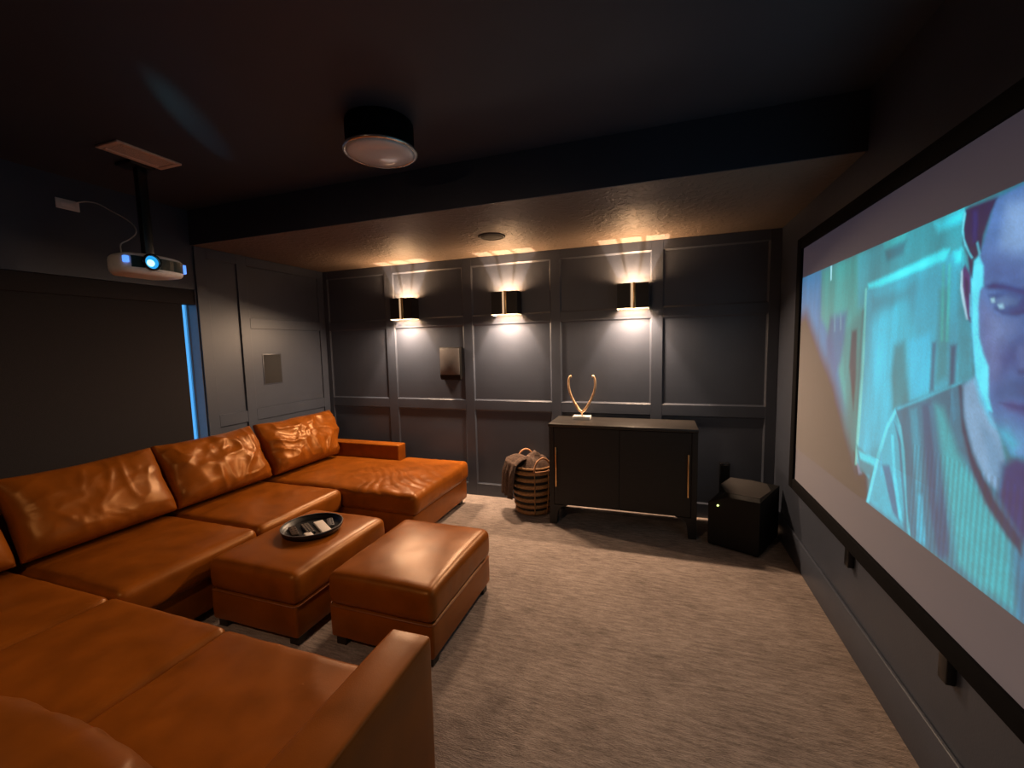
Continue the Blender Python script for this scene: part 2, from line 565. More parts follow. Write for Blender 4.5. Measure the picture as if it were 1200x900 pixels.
# ------------------------------------------------------------------ window with roller blackout shade
win = bpy.data.objects.new('window_1', None)
win.location = (XL - 0.1, (WY0 + WY1) / 2, WZ0)
COL.objects.link(win)
win['kind'] = 'structure'
fx0, fx1 = XL - 0.128, XL - 0.100
s = MB()
s.box(fx0, fx1, WY0 + 0.001, WY0 + 0.05, WZ0 + 0.001, WZ1 - 0.001)
s.box(fx0, fx1, WY1 - 0.009, WY1 - 0.005, WZ0 + 0.001, WZ1 - 0.001)
s.box(fx0, fx1, WY0 + 0.05, WY1 - 0.010, WZ0 + 0.001, WZ0 + 0.05)
s.box(fx0, fx1, WY0 + 0.05, WY1 - 0.010, WZ1 - 0.05, WZ1 - 0.001)
s.box(fx0, fx1, 1.50, 1.545, WZ0 + 0.05, WZ1 - 0.05)
s.build('window_frame', M['sash'], win)
MB().box(XL - 0.118, XL - 0.114, WY0 + 0.05, WY1 - 0.010, WZ0 + 0.05, WZ1 - 0.05).build('window_pane', M['glass'], win)
MB().box(XL - 0.125, XL - 0.002, WY1 - 0.0045, WY1 - 0.0005, WZ0 + 0.001, WZ1 - 0.001).build('window_jamb', M['sash'], win)
sh = thing('roller_shade', (XL - 0.07, 1.5, WZ0 + 0.02), 'dark blackout roller shade drawn down over the left window', 'shade')
MB().box(XL - 0.043, XL - 0.040, WY0 + 0.03, 2.345, WZ0 + 0.02, 1.90).build('shade_fabric', M['blind'], sh)
MB().box(XL - 0.082, XL - 0.006, WY0 + 0.002, WY1 - 0.006, 1.873, WZ1 - 0.002, 0.004, 2).build('shade_cassette', M['blind'], sh)
MB().box(XL - 0.050, XL - 0.032, WY0 + 0.03, 2.345, WZ0 + 0.003, WZ0 + 0.03, 0.003, 2).build('hem_bar', M['blind'], sh)

# ------------------------------------------------------------------ wall sconces
GW = (1.0, 0.56, 0.27)
WW = (1.0, 0.71, 0.49)
def make_sconce(x, label):
    y1 = YB - 0.0045
    d, w, z0, z1 = 0.125, 0.125, 1.780, 1.985
    t = thing('wall_sconce', (x, y1, z0), label, 'wall light', 'matching wall sconces')
    sd = MB()
    sd.box(x - w, x - w + 0.004, y1 - d, y1, z0, z1)
    sd.box(x + w - 0.004, x + w, y1 - d, y1, z0, z1)
    sd.box(x - w + 0.004, x + w - 0.004, y1 - d, y1 - d + 0.004, z0, z1)
    shade = sd.build('shade', M['shade'], t)
    ln = MB()
    ln.box(x - w + 0.0045, x - w + 0.0060, y1 - d + 0.006, y1 - 0.012, z0 + 0.002, z1 - 0.002)
    ln.box(x + w - 0.0060, x + w - 0.0045, y1 - d + 0.006, y1 - 0.012, z0 + 0.002, z1 - 0.002)
    ln.box(x - w + 0.0065, x + w - 0.0065, y1 - d + 0.0045, y1 - d + 0.0060, z0 + 0.002, z1 - 0.002)
    ln.build('lining', M['shade_in'], shade)
    MB().box(x - w + 0.004, x + w - 0.004, y1 - 0.020, y1, z0 + 0.006, z1 - 0.002).build('back_plate', M['shade'], t)
    for q in (-1, 1):
        e0, e1 = sorted((x + q * 0.100, x + q * 0.1185))
        MB().box(e0, e1, y1 - d + 0.006, y1 - 0.020, z1 - 0.006, z1 - 0.003).build('beam_baffle', M['shade'], t)  # unseen, added to narrow the up beam
    for q in (-0.040, 0.030):
        MB().box(x + q - 0.006, x + q + 0.006, y1 - d + 0.006, y1 - 0.020, z1 - 0.010, z1 - 0.003).build('beam_divider', M['shade'], t)  # unseen ribs, added to streak the up beam
    MB().box(x + 0.003, x + 0.024, y1 - d - 0.012, y1 - d, z0 - 0.006, z1 + 0.002, 0.003, 2).build('brass_bar', M['gold'], t)
    MB().box(x - 0.016, x + 0.003, y1 - d - 0.009, y1 - d, z0 - 0.004, z1 + 0.001, 0.002, 2).build('bar_glow_strip', M['strip'], t)  # left half of the bar, its lit look made by glow
    rim = MB()
    rim.box(x - w - 0.002, x + w + 0.002, y1 - d - 0.004, y1 - d + 0.004, z0 - 0.007, z0 - 0.0005)
    rim.box(x - w - 0.002, x - w + 0.004, y1 - d + 0.004, y1 - 0.001, z0 - 0.007, z0 - 0.0005)
    rim.box(x + w - 0.004, x + w + 0.002, y1 - d + 0.004, y1 - 0.001, z0 - 0.007, z0 - 0.0005)
    rim.build('bottom_rim', M['lamp'], t)
    spot('uplight_beam', (x, y1 - 0.082, z0 + 0.004), (0, 0, 1), SCONCE_UP, WW, math.radians(120), 0.2, 0.005, t)
    area('uplight_glow', (x, y1 - d / 2 - 0.006, z1 - 0.03), 0.16, SCONCE_GLOW, GW, (0, 0, 1), t, 0.06)
    spot('downlight_beam', (x, y1 - 0.085, z1 - 0.012), (0, 0, -1), SCONCE_BEAM, WW, math.radians(120), 0.2, 0.018, t)
    area('downlight_glow', (x, y1 - d + 0.030, z0 - 0.009), 0.16, SCONCE_DOWN, (1.0, 0.67, 0.43), (0, -0.62, -1), t, 0.030)
    return t
make_sconce(-2.420, 'black box wall sconce with brass bar, farthest left, above the small wall speaker')
make_sconce(-1.330, 'black box wall sconce with brass bar, middle one of the three')
make_sconce(-0.200, 'black box wall sconce with brass bar above the black console cabinet')

# two unseen spots, added to stand in for lamps behind the camera
for x, power in ((-1.435, ADDED_LIGHT), (-2.65, ADDED_LIGHT * 0.12)):
    y, z = -0.254, 2.19
    MB().tube([(x, y - 0.03, ZC - 0.001), (x, y - 0.03, z + 0.04)], 0.008, 10).build('added_spot_stem', M['black_plastic'], ce)
    MB().tube([(x, y - 0.075, z + 0.085), (x, y - 0.006, z + 0.008)], [0.030, 0.040], 20).build('added_spot_head', M['black_plastic'], ce)
    spot('added_spot', (x, y, z), (0.04, 0.75, -1), power, (1.0, 0.66, 0.41), math.radians(128), 0.6, 0.022)

# ------------------------------------------------------------------ projection screen on the right wall
SX = 0.855
IY0, IY1, IZ0, IZ1 = 0.535, 3.155, 0.583, 2.054
scr = thing('projection_screen', (XR, (IY0 + IY1) / 2, IZ0), 'large framed projection screen on the right wall showing a film close-up of a man', 'screen')
MB().box(SX, SX + 0.010, IY0, IY1, IZ0, IZ1).build('screen_surface', M['screen'], scr)
PY0, PY1, PZ0, PZ1 = 0.55, 3.150, 0.790, 1.873
PICTURE = [
    ((70, 115, 160), 0.05, 1, [(3.252,1.919),(2.677,1.899),(2.517,1.479),(2.477,1.145),(2.742,0.912),(3.187,0.695)]),
    ((25, 150, 150), 0.02, 1, [(2.821,1.873),(2.314,1.868),(2.251,1.33),(2.282,1.097),(2.432,1.193),(2.627,1.479),(2.802,1.611)]),
    ((20, 125, 130), 0.02, 0.8, [(2.52,1.5),(2.286,1.628),(2.198,0.887),(2.347,0.963)]),
    ((75, 95, 140), 0.02, 0.9, [(2.665,1.604),(2.463,1.617),(2.471,1.512),(2.505,1.374),(2.572,1.306),(2.707,1.456)]),
    ((45, 45, 70), 0.01, 0.8, [(2.396,1.526),(2.342,1.533),(2.326,1.325),(2.335,1.166),(2.404,1.359)]),
    ((110, 140, 160), 0.004, 0.7, [(2.621,1.619),(2.599,1.622),(2.588,1.531),(2.609,1.523)]),
    ((110, 140, 160), 0.004, 0.7, [(2.545,1.622),(2.525,1.625),(2.514,1.537),(2.534,1.53)]),
    ((25, 25, 35), 0.05, 1, [(3.399,1.596),(3.052,1.66),(2.78,1.432),(2.567,1.263),(2.418,1.071),(2.279,0.921),(2.136,0.757),(2.27,0.624),(3.258,0.498)]),
    ((40, 35, 50), 0.015, 0.9, [(2.311,0.972),(2.181,0.948),(2.14,0.793),(2.246,0.793)]),
    ((160, 150, 180), 0.006, 0.6, [(2.281,0.94),(2.238,0.94),(2.216,0.9),(2.249,0.887)]),
    ((200, 240, 255), 0.003, 0.9, [(2.697,1.871),(2.674,1.872),(2.671,1.798),(2.688,1.795)]),
    ((18, 150, 165), 0.015, 1, [(2.373,1.864),(1.665,1.893),(1.61,1.723),(1.606,1.528),(2.345,1.633)]),
    ((60, 185, 190), 0.008, 0.6, [(2.142,1.878),(1.963,1.879),(1.982,1.85),(2.125,1.845)]),
    ((15, 100, 120), 0.01, 0.7, [(2.124,1.835),(1.97,1.844),(1.988,1.799),(2.099,1.794)]),
    ((60, 215, 235), 0.012, 0.9, [(1.805,1.863),(1.658,1.867),(1.666,1.837),(1.779,1.83)]),
    ((45, 170, 195), 0.006, 1, [(2.278,1.701),(1.664,1.753),(1.602,1.65),(1.573,1.333),(1.912,1.231),(2.152,0.901),(2.281,0.94),(2.288,1.366)]),
    ((40, 150, 175), 0.02, 0.8, [(1.965,1.697),(1.663,1.708),(1.626,1.479),(1.827,1.421)]),
    ((60, 195, 225), 0.02, 0.7, [(2.213,1.551),(2.014,1.608),(1.979,1.415),(2.049,1.073),(2.211,0.997)]),
    ((20, 120, 130), 0.015, 0.8, [(2.009,1.463),(1.94,1.479),(1.914,1.356),(1.88,1.251),(1.994,1.219),(2.021,1.348)]),
    ((30, 130, 150), 0.015, 0.6, [(2.21,1.658),(1.907,1.675),(1.924,1.631),(2.204,1.601)]),
    ((45, 185, 220), 0.012, 0.7, [(1.917,1.479),(1.788,1.507),(1.772,1.324),(1.872,1.274)]),
    ((25, 130, 140), 0.01, 0.7, [(1.758,1.643),(1.708,1.651),(1.685,1.373),(1.742,1.341)]),
    ((20, 90, 120), 0.006, 0.85, [(1.775,1.474),(1.753,1.479),(1.748,1.318),(1.771,1.31)]),
    ((18, 75, 110), 0.007, 0.85, [(1.683,1.466),(1.648,1.474),(1.646,1.345),(1.673,1.337)]),
    ((25, 125, 140), 0.01, 0.7, [(1.668,1.684),(1.609,1.651),(1.577,1.369),(1.635,1.351)]),
    ((70, 180, 170), 0.004, 0.6, [(1.749,1.722),(1.737,1.723),(1.718,1.479),(1.731,1.479)]),
    ((90, 190, 180), 0.004, 0.6, [(1.719,1.717),(1.707,1.718),(1.693,1.479),(1.705,1.479)]),
    ((80, 235, 250), 0.007, 1, [(2.257,1.724),(1.971,1.747),(1.746,1.769),(1.72,1.762),(1.734,1.735),(1.967,1.716),(2.157,1.701),(2.247,1.705)]),
    ((70, 225, 240), 0.01, 0.9, [(1.695,1.749),(1.656,1.751),(1.652,1.716),(1.683,1.716)]),
    ((150, 215, 200), 0.003, 0.55, [(2.283,1.709),(2.263,1.71),(2.251,1.405),(2.257,1.102),(2.27,0.924),(2.292,0.918),(2.291,1.173),(2.285,1.479)]),
    ((20, 110, 120), 0.006, 0.7, [(2.3,1.611),(2.277,1.62),(2.275,1.328),(2.291,1.095),(2.308,1.17)]),
    ((20, 120, 135), 0.006, 0.8, [(2.29,1.017),(2.071,0.969),(2.093,0.912),(2.234,0.907)]),
    ((70, 220, 240), 0.006, 0.8, [(2.261,0.992),(2.103,0.996),(2.107,0.966),(2.24,0.959)]),
    ((52, 112, 138), 0.004, 1, [(1.613,1.361),(1.756,1.309),(1.903,1.258),(1.97,1.229),(2.025,1.153),(2.079,1.031),(2.163,0.792),(1.862,0.794),(1.58,0.795),(1.335,0.789),(1.191,0.786),(1.219,1.041),(1.364,1.06),(1.556,1.236)]),
    ((70, 180, 205), 0.01, 0.85, [(1.981,1.214),(2.024,1.147),(2.088,0.992),(2.156,0.799),(1.951,0.796),(1.874,0.802),(1.883,0.985),(1.923,1.134)]),
    ((40, 100, 140), 0.006, 0.85, [(2.046,0.987),(1.995,0.899),(1.949,0.83),(1.898,0.811),(1.933,0.903),(1.994,1.001)]),
    ((35, 85, 125), 0.005, 0.8, [(1.976,1.172),(1.937,1.099),(1.906,0.978),(1.869,0.862),(1.894,0.981),(1.927,1.117)]),
    ((110, 235, 255), 0.004, 0.7, [(1.976,1.225),(2.032,1.155),(2.092,1.027),(2.163,0.792),(2.14,0.797),(2.07,1.015),(2.017,1.141),(1.968,1.21)]),
    ((110, 215, 235), 0.004, 0.55, [(1.975,1.218),(1.927,1.165),(1.894,1.077),(1.853,0.868),(1.823,0.792),(1.845,0.795),(1.88,0.954),(1.92,1.103),(1.951,1.167)]),
    ((70, 180, 215), 0.004, 0.7, [(2.072,1.032),(2.058,1.036),(2.042,0.953),(2.053,0.932)]),
    ((90, 215, 240), 0.005, 0.8, [(1.995,1.119),(1.976,1.123),(1.94,0.967),(1.882,0.824),(1.906,0.825),(1.956,0.945)]),
    ((60, 150, 175), 0.008, 0.8, [(1.879,1.236),(1.838,1.249),(1.804,1.129),(1.781,1.016),(1.79,0.832),(1.82,1.004)]),
    ((35, 80, 115), 0.008, 0.8, [(1.809,1.262),(1.763,1.283),(1.697,1.099),(1.646,0.949),(1.585,0.84),(1.662,0.788),(1.722,0.919),(1.768,1.079)]),
    ((50, 120, 150), 0.008, 0.8, [(1.77,1.267),(1.748,1.273),(1.682,1.047),(1.69,0.96),(1.714,1.094)]),
    ((70, 170, 180), 0.015, 0.85, [(1.734,1.272),(1.694,1.265),(1.612,1.148),(1.54,1.091),(1.466,1.02),(1.373,0.968),(1.355,0.803),(1.473,0.797),(1.582,0.815),(1.644,1.005)]),
    ((70, 175, 205), 0.008, 0.8, [(1.798,0.95),(1.774,0.959),(1.732,0.798),(1.785,0.791)]),
    ((55, 140, 160), 0.008, 0.6, [(1.638,0.952),(1.607,0.964),(1.575,0.819),(1.614,0.812)]),
    ((45, 115, 150), 0.02, 0.8, [(1.388,0.96),(1.215,1.004),(1.189,0.768),(1.354,0.798)]),
    ((28, 58, 85), 0.006, 0.95, [(1.63,1.347),(1.598,1.36),(1.57,1.234),(1.517,1.135),(1.455,1.059),(1.357,0.993),(1.353,0.955),(1.401,0.977),(1.483,1.037),(1.549,1.114),(1.6,1.215)]),
    ((60, 130, 160), 0.004, 0.7, [(1.668,1.327),(1.656,1.331),(1.631,1.248),(1.641,1.233)]),
    ((85, 190, 215), 0.003, 0.7, [(1.97,1.229),(1.836,1.279),(1.722,1.321),(1.617,1.361),(1.616,1.356),(1.717,1.316),(1.83,1.271),(1.963,1.22)]),
    ((135, 160, 195), 0.008, 1, [(1.611,1.349),(1.562,1.383),(1.498,1.318),(1.453,1.234),(1.427,1.16),(1.442,1.083),(1.491,1.102),(1.548,1.164),(1.594,1.255)]),
    ((110, 140, 175), 0.01, 0.8, [(1.522,1.243),(1.473,1.229),(1.404,1.133),(1.437,1.089),(1.486,1.144)]),
    ((35, 62, 110), 0.012, 1, [(1.438,1.157),(1.397,1.191),(1.234,1.186),(1.215,1.004),(1.357,0.993),(1.407,1.031),(1.444,1.075)]),
    ((100, 124, 182), 0.006, 1, [(1.54,1.862),(1.452,1.868),(1.308,1.866),(1.237,1.214),(1.379,1.196),(1.414,1.193),(1.461,1.255),(1.508,1.293),(1.562,1.383),(1.589,1.504),(1.611,1.675),(1.577,1.74),(1.553,1.815)]),
    ((150, 170, 215), 0.02, 0.8, [(1.495,1.832),(1.448,1.828),(1.39,1.82),(1.374,1.679),(1.466,1.696),(1.507,1.726)]),
    ((105, 120, 175), 0.02, 0.8, [(1.544,1.734),(1.433,1.69),(1.351,1.675),(1.343,1.606),(1.534,1.641)]),
    ((112, 112, 160), 0.02, 0.8, [(1.568,1.598),(1.461,1.523),(1.438,1.436),(1.456,1.346),(1.51,1.363),(1.559,1.479)]),
    ((130, 140, 190), 0.015, 0.7, [(1.523,1.537),(1.422,1.538),(1.411,1.49),(1.501,1.479)]),
    ((85, 85, 140), 0.015, 0.8, [(1.481,1.439),(1.411,1.49),(1.401,1.395),(1.435,1.414),(1.458,1.391)]),
    ((75, 95, 140), 0.012, 0.8, [(1.479,1.366),(1.401,1.395),(1.321,1.401),(1.316,1.352),(1.462,1.323),(1.487,1.331)]),
    ((120, 125, 175), 0.008, 0.8, [(1.427,1.468),(1.331,1.489),(1.321,1.401),(1.41,1.403)]),
    ((50, 55, 95), 0.004, 0.9, [(1.415,1.407),(1.382,1.413),(1.383,1.4),(1.412,1.398)]),
    ((100, 145, 190), 0.015, 0.8, [(1.496,1.295),(1.387,1.269),(1.307,1.274),(1.3,1.206),(1.385,1.198),(1.444,1.231)]),
    ((70, 170, 195), 0.012, 0.85, [(1.467,1.254),(1.426,1.25),(1.395,1.224),(1.406,1.197),(1.44,1.225)]),
    ((88, 68, 122), 0.006, 0.85, [(1.462,1.318),(1.426,1.328),(1.393,1.326),(1.314,1.335),(1.311,1.309),(1.39,1.298),(1.437,1.304)]),
    ((60, 40, 85), 0.003, 0.8, [(1.465,1.318),(1.392,1.317),(1.313,1.327),(1.313,1.323),(1.392,1.312)]),
    ((45, 50, 105), 0.005, 0.95, [(1.549,1.631),(1.518,1.637),(1.473,1.626),(1.424,1.61),(1.377,1.597),(1.376,1.58),(1.422,1.593),(1.485,1.613),(1.538,1.621)]),
    ((60, 70, 125), 0.006, 0.85, [(1.536,1.605),(1.485,1.608),(1.422,1.591),(1.388,1.577),(1.398,1.558),(1.45,1.553),(1.501,1.565)]),
    ((115, 135, 180), 0.005, 0.8, [(1.519,1.589),(1.475,1.598),(1.427,1.585),(1.433,1.569),(1.481,1.568)]),
    ((190, 225, 240), 0.003, 0.9, [(1.526,1.594),(1.514,1.595),(1.512,1.584),(1.522,1.585)]),
    ((180, 215, 235), 0.003, 0.9, [(1.499,1.576),(1.482,1.577),(1.477,1.566),(1.492,1.565)]),
    ((40, 48, 100), 0.004, 0.9, [(1.511,1.568),(1.465,1.554),(1.418,1.557),(1.391,1.566),(1.394,1.549),(1.436,1.543),(1.479,1.55)]),
    ((64, 72, 125), 0.035, 0.55, [(1.477,1.612),(1.418,1.626),(1.28,1.608),(1.242,1.259),(1.405,1.265),(1.458,1.391)]),
    ((70, 84, 135), 0.02, 0.6, [(1.506,1.387),(1.46,1.408),(1.443,1.359),(1.455,1.256),(1.496,1.295)]),
    ((72, 80, 135), 0.02, 0.5, [(1.575,1.717),(1.43,1.665),(1.425,1.614),(1.56,1.64)]),
    ((105, 228, 250), 0.004, 0.95, [(1.605,1.71),(1.585,1.718),(1.565,1.687),(1.559,1.633),(1.571,1.622),(1.573,1.575),(1.56,1.491),(1.538,1.444),(1.515,1.41),(1.506,1.329),(1.489,1.291),(1.508,1.293),(1.54,1.341),(1.562,1.383),(1.589,1.504),(1.609,1.651)]),
    ((95, 205, 240), 0.008, 0.7, [(1.564,1.37),(1.514,1.316),(1.476,1.252),(1.492,1.26),(1.537,1.313)]),
    ((95, 62, 115), 0.003, 1, [(1.653,1.691),(1.64,1.704),(1.614,1.671),(1.599,1.533),(1.619,1.549),(1.635,1.592),(1.651,1.636)]),
    ((190, 215, 235), 0.002, 0.85, [(1.657,1.687),(1.65,1.691),(1.644,1.64),(1.627,1.589),(1.611,1.543),(1.618,1.544),(1.643,1.6),(1.655,1.637)]),
    ((60, 35, 70), 0.003, 0.8, [(1.636,1.666),(1.623,1.653),(1.618,1.603),(1.63,1.616)]),
    ((110, 200, 230), 0.002, 0.7, [(1.612,1.615),(1.605,1.614),(1.597,1.548),(1.605,1.553)]),
    ((16, 42, 85), 0.004, 1, [(1.658,1.867),(1.591,1.864),(1.531,1.862),(1.554,1.822),(1.575,1.774),(1.58,1.729),(1.605,1.71),(1.606,1.662),(1.619,1.676),(1.632,1.727),(1.658,1.769),(1.665,1.827)]),
    ((30, 65, 120), 0.006, 0.8, [(1.624,1.85),(1.603,1.849),(1.601,1.769),(1.614,1.76)]),
    ((130, 225, 245), 0.002, 0.8, [(1.661,1.863),(1.653,1.853),(1.659,1.811),(1.652,1.78),(1.625,1.736),(1.609,1.718),(1.616,1.717),(1.65,1.76),(1.666,1.803),(1.666,1.837)]),
    ((130, 215, 240), 0.002, 0.6, [(1.6,1.757),(1.593,1.76),(1.579,1.724),(1.585,1.718)]),
]

def paint_picture():
    st = 0.0045
    ny, nzz = int((PY1 - PY0) / st) + 1, int((PZ1 - PZ0) / st) + 1
    ys = np.linspace(PY0, PY1, ny)
    zs = np.linspace(PZ0, PZ1, nzz)
    Y, Z = np.meshgrid(ys, zs)
    mirror = 1.285
    Ym = np.where(Y < mirror, 2 * mirror - Y, Y).ravel()
    Zm = Z.ravel()
    img = np.empty((Ym.size, 3))
    img[:] = lin((24, 120, 135))[:3]
    for col, soft, alpha, pts in PICTURE:
        soft = soft * 1.5 + 0.002
        P = np.array(pts)
        lo, hi = P.min(0) - 2 * soft, P.max(0) + 2 * soft
        k = np.where((Ym > lo[0]) & (Ym < hi[0]) & (Zm > lo[1]) & (Zm < hi[1]))[0]
        if not len(k):
            continue
        y, z = Ym[k], Zm[k]
        dist = np.full(k.size, 1e9)
        inside = np.zeros(k.size, bool)
        n = len(P)
        for i in range(n):
            a, b = P[i], P[(i + 1) % n]
            d = b - a
            t = np.clip(((y - a[0]) * d[0] + (z - a[1]) * d[1]) / max(d @ d, 1e-12), 0, 1)
            dist = np.minimum(dist, np.hypot(y - a[0] - t * d[0], z - a[1] - t * d[1]))
            cond = (a[1] > z) != (b[1] > z)
            with np.errstate(divide='ignore', invalid='ignore'):
                xx = (b[0] - a[0]) * (z - a[1]) / (b[1] - a[1]) + a[0]
            inside ^= cond & (y < xx)
        sd = np.where(inside, dist, -dist)
        w = np.clip(0.5 + sd / (2 * soft), 0, 1)
        w = (w * w * (3 - 2 * w) * alpha)[:, None]
        img[k] = img[k] * (1 - w) + np.array(lin(col)[:3]) * w
    def vnoise(sy, sz, seed):
        g = np.random.default_rng(seed).random((64, 64))
        a, c = Ym * sy % 62, Zm * sz % 62
        i, j = a.astype(int), c.astype(int)
        u, v = a - i, c - j
        u, v = u * u * (3 - 2 * u), v * v * (3 - 2 * v)
        return (g[i, j] * (1 - u) + g[i + 1, j] * u) * (1 - v) + (g[i, j + 1] * (1 - u) + g[i + 1, j + 1] * u) * v
    wall = (Ym > 1.66) & (Zm > 1.0)
    tone = 0.55 * vnoise(9, 2.2, 1) + 0.30 * vnoise(22, 5, 2) + 0.15 * vnoise(60, 12, 4)
    img *= np.where(wall, 0.62 + 0.76 * tone, 0.86 + 0.28 * (0.6 * vnoise(25, 25, 5) + 0.4 * vnoise(70, 70, 6)))[:, None]
    img[:, 0] *= 0.78
    # the white cloth also scatters the room's own light, so the beam adds a little less
    img = np.maximum(img * 1.04 - np.array([0.055, 0.040, 0.040]), 0.0)
    # ribbed knit of the shirt and a little film grain
    rng = np.random.default_rng(3)
    shirt = (Zm < 1.12) & (Ym < 1.85) & (img[:, 1] > img[:, 0] * 2.2)
    rib = 1 + 0.2 * np.sin(Ym * 2 * math.pi / 0.022)
    img[shirt] *= rib[shirt][:, None]
    img *= (1 + 0.05 * rng.standard_normal(Ym.size))[:, None]
    img = np.clip(img, 0, 1)
    vs = np.stack([np.full(Ym.size, SX - 0.0015), Y.ravel(), Z.ravel()], 1)
    a = np.arange(ny - 1)[None, :] + ny * np.arange(nzz - 1)[:, None]
    a = a.ravel()
    faces = np.stack([a, a + ny, a + ny + 1, a + 1], 1)
    me = bpy.data.meshes.new('film_picture')
    me.from_pydata(vs.tolist(), [], faces.tolist())
    at = me.color_attributes.new('picture', 'FLOAT_COLOR', 'POINT')
    at.data.foreach_set('color', np.concatenate([img, np.ones((len(img), 1))], 1).astype(np.float32).ravel())
    me.materials.append(M['picture'])
    o = bpy.data.objects.new('film_picture', me)
    COL.objects.link(o)
    o.parent = scr
    o.matrix_local = parent_world(scr).inverted()
    o['label'] = 'film still of a man looking down, teal light behind him'
paint_picture()
FX0, FX1, FW = 0.840, XR - 0.001, 0.080
def bar(y0, y1, z0, z1):
    MB().box(FX0, FX1, y0, y1, z0, z1, 0.004, 2).build('frame_bar', M['black_matte'], scr)
bar(IY0 - FW, IY0, IZ0 - 0.07, IZ1 + 0.07)
bar(IY1, IY1 + FW, IZ0 - 0.07, IZ1 + 0.07)
bar(IY0, IY1, IZ0 - 0.07, IZ0)
bar(IY0, IY1, IZ1, IZ1 + 0.07)
for y in (2.355, 1.625):
    MB().box(0.862, XR - 0.001, y - 0.022, y + 0.022, 0.405, IZ0 - 0.068, 0.003, 2).build('mount_clip', M['black_plastic'], scr)

# ------------------------------------------------------------------ projector on its ceiling mount
PX, PYc, PZ = -2.700, 1.700, 1.945
pj = thing('projector', (-2.85, PYc, PZ), 'silver ceiling projector with glowing blue lens near left wall', 'projector')
hull = soft_box(-2.93, PX, PYc - 0.165, PYc + 0.165, PZ, PZ + 0.105, 0.03, 10)
for i, p in enumerate(hull.v):
    k = (p[2] - PZ) / 0.105
    fwd = max(0.0, (p[0] + 2.82) / 0.12)
    side = (p[1] - PYc) / 0.165
    back = max(0.0, (-2.80 - p[0]) / 0.13)
    hull.v[i] = (p[0] - 0.045 * side * side, PYc + (p[1] - PYc) * (1 - 0.45 * back ** 1.5), p[2] + 0.012 * (1 - side * side) * (1 if k > 0.5 else -1) * 0.6)
hull.build('body', M['proj_body'], pj)
fp = []
pts = []
for k in range(13):
    yv = PYc - 0.128 + 0.272 * k / 12
    sd_ = (yv - PYc) / 0.165
    pts.append((PX - 0.045 * sd_ * sd_ + 0.004, yv))
vs = []
for xq, yv in pts:
    for zv in (PZ + 0.028, PZ + 0.090):
        vs += [(xq, yv, zv), (xq - 0.03, yv, zv)]
fs = []
for k in range(12):
    a = 4 * k
    b = a + 4
    fs += [(a, b, b + 2, a + 2), (a + 1, a + 3, b + 3, b + 1), (a, a + 1, b + 1, b), (a + 2, b + 2, b + 3, a + 3)]
fs += [(0, 2, 3, 1), (48, 49, 51, 50)]
MB().add(vs, fs).build('front_panel', M['proj_front'], pj)
LZ = PZ + 0.062
LY = 1.655
lens = MB().lathe([(0.046, 0.0), (0.046, 0.016), (0.041, 0.020), (0.036, 0.016), (0.036, 0.006)], (PX - 0.004, LY, LZ), 32, 'X').build('lens_barrel', M['black_gloss'], pj)
MB().lathe([(0.0355, 0.007), (0.033, 0.0095), (0.0, 0.011)], (PX - 0.004, LY, LZ), 32, 'X').build('lens_glass', M['lens'], lens)
MB().lathe([(0.019, 0.011), (0.017, 0.017), (0.0, 0.021)], (PX - 0.004, LY - 0.008, LZ - 0.006), 24, 'X').build('lens_core', M['lens_core'], lens)
MB().box(PX - 0.052, PX - 0.030, PYc + 0.138, PYc + 0.164, PZ + 0.028, PZ + 0.082, 0.004, 2).build('exhaust_grille', M['proj_leak'], pj)
MB().box(PX - 0.046, PX - 0.024, PYc - 0.160, PYc - 0.136, PZ + 0.050, PZ + 0.085, 0.004, 2).build('intake_window', M['proj_leak'], pj)
MB().box(PX - 0.020, PX + 0.002, PYc - 0.05, PYc + 0.01, PZ + 0.008, PZ + 0.018, 0.003, 2).build('focus_tab', M['proj_body'], pj)
MB().box(-2.935, -2.83, PYc - 0.05, PYc + 0.09, PZ + 0.108, PZ + 0.130, 0.003, 2).build('mount_plate', M['black_plastic'], pj)
MB().box(-2.91, -2.87, PYc + 0.033, PYc + 0.083, PZ + 0.128, ZC - 0.02, 0.004, 2).build('mount_pole', M['black_plastic'], pj)
MB().box(-2.97, -2.835, PYc - 0.02, PYc + 0.11, ZC - 0.021, ZC - 0.0005, 0.004, 2).build('ceiling_flange', M['black_plastic'], pj)
# thin fan of light that leaks upward out of the lens slot
leak = spot('lens_spill', (PX + 0.03, LY, LZ + 0.03), (0.52, -0.02, 0.6), 1.8, (0.18, 0.75, 0.95), math.radians(12), 1.0, 0.012)
fz = -Vector((0.52, -0.02, 0.6)).normalized()
fx = Vector((0.56, -0.83, 0.0))
fx = (fx - fz * fx.dot(fz)).normalized()
fy = fz.cross(fx)
leak.matrix_world = Matrix.Translation((PX + 0.03, LY, LZ + 0.03)) @ Matrix((fx, fy, fz)).transposed().to_4x4() @ Matrix.Diagonal((5.4, 1.0, 1.0, 1.0))

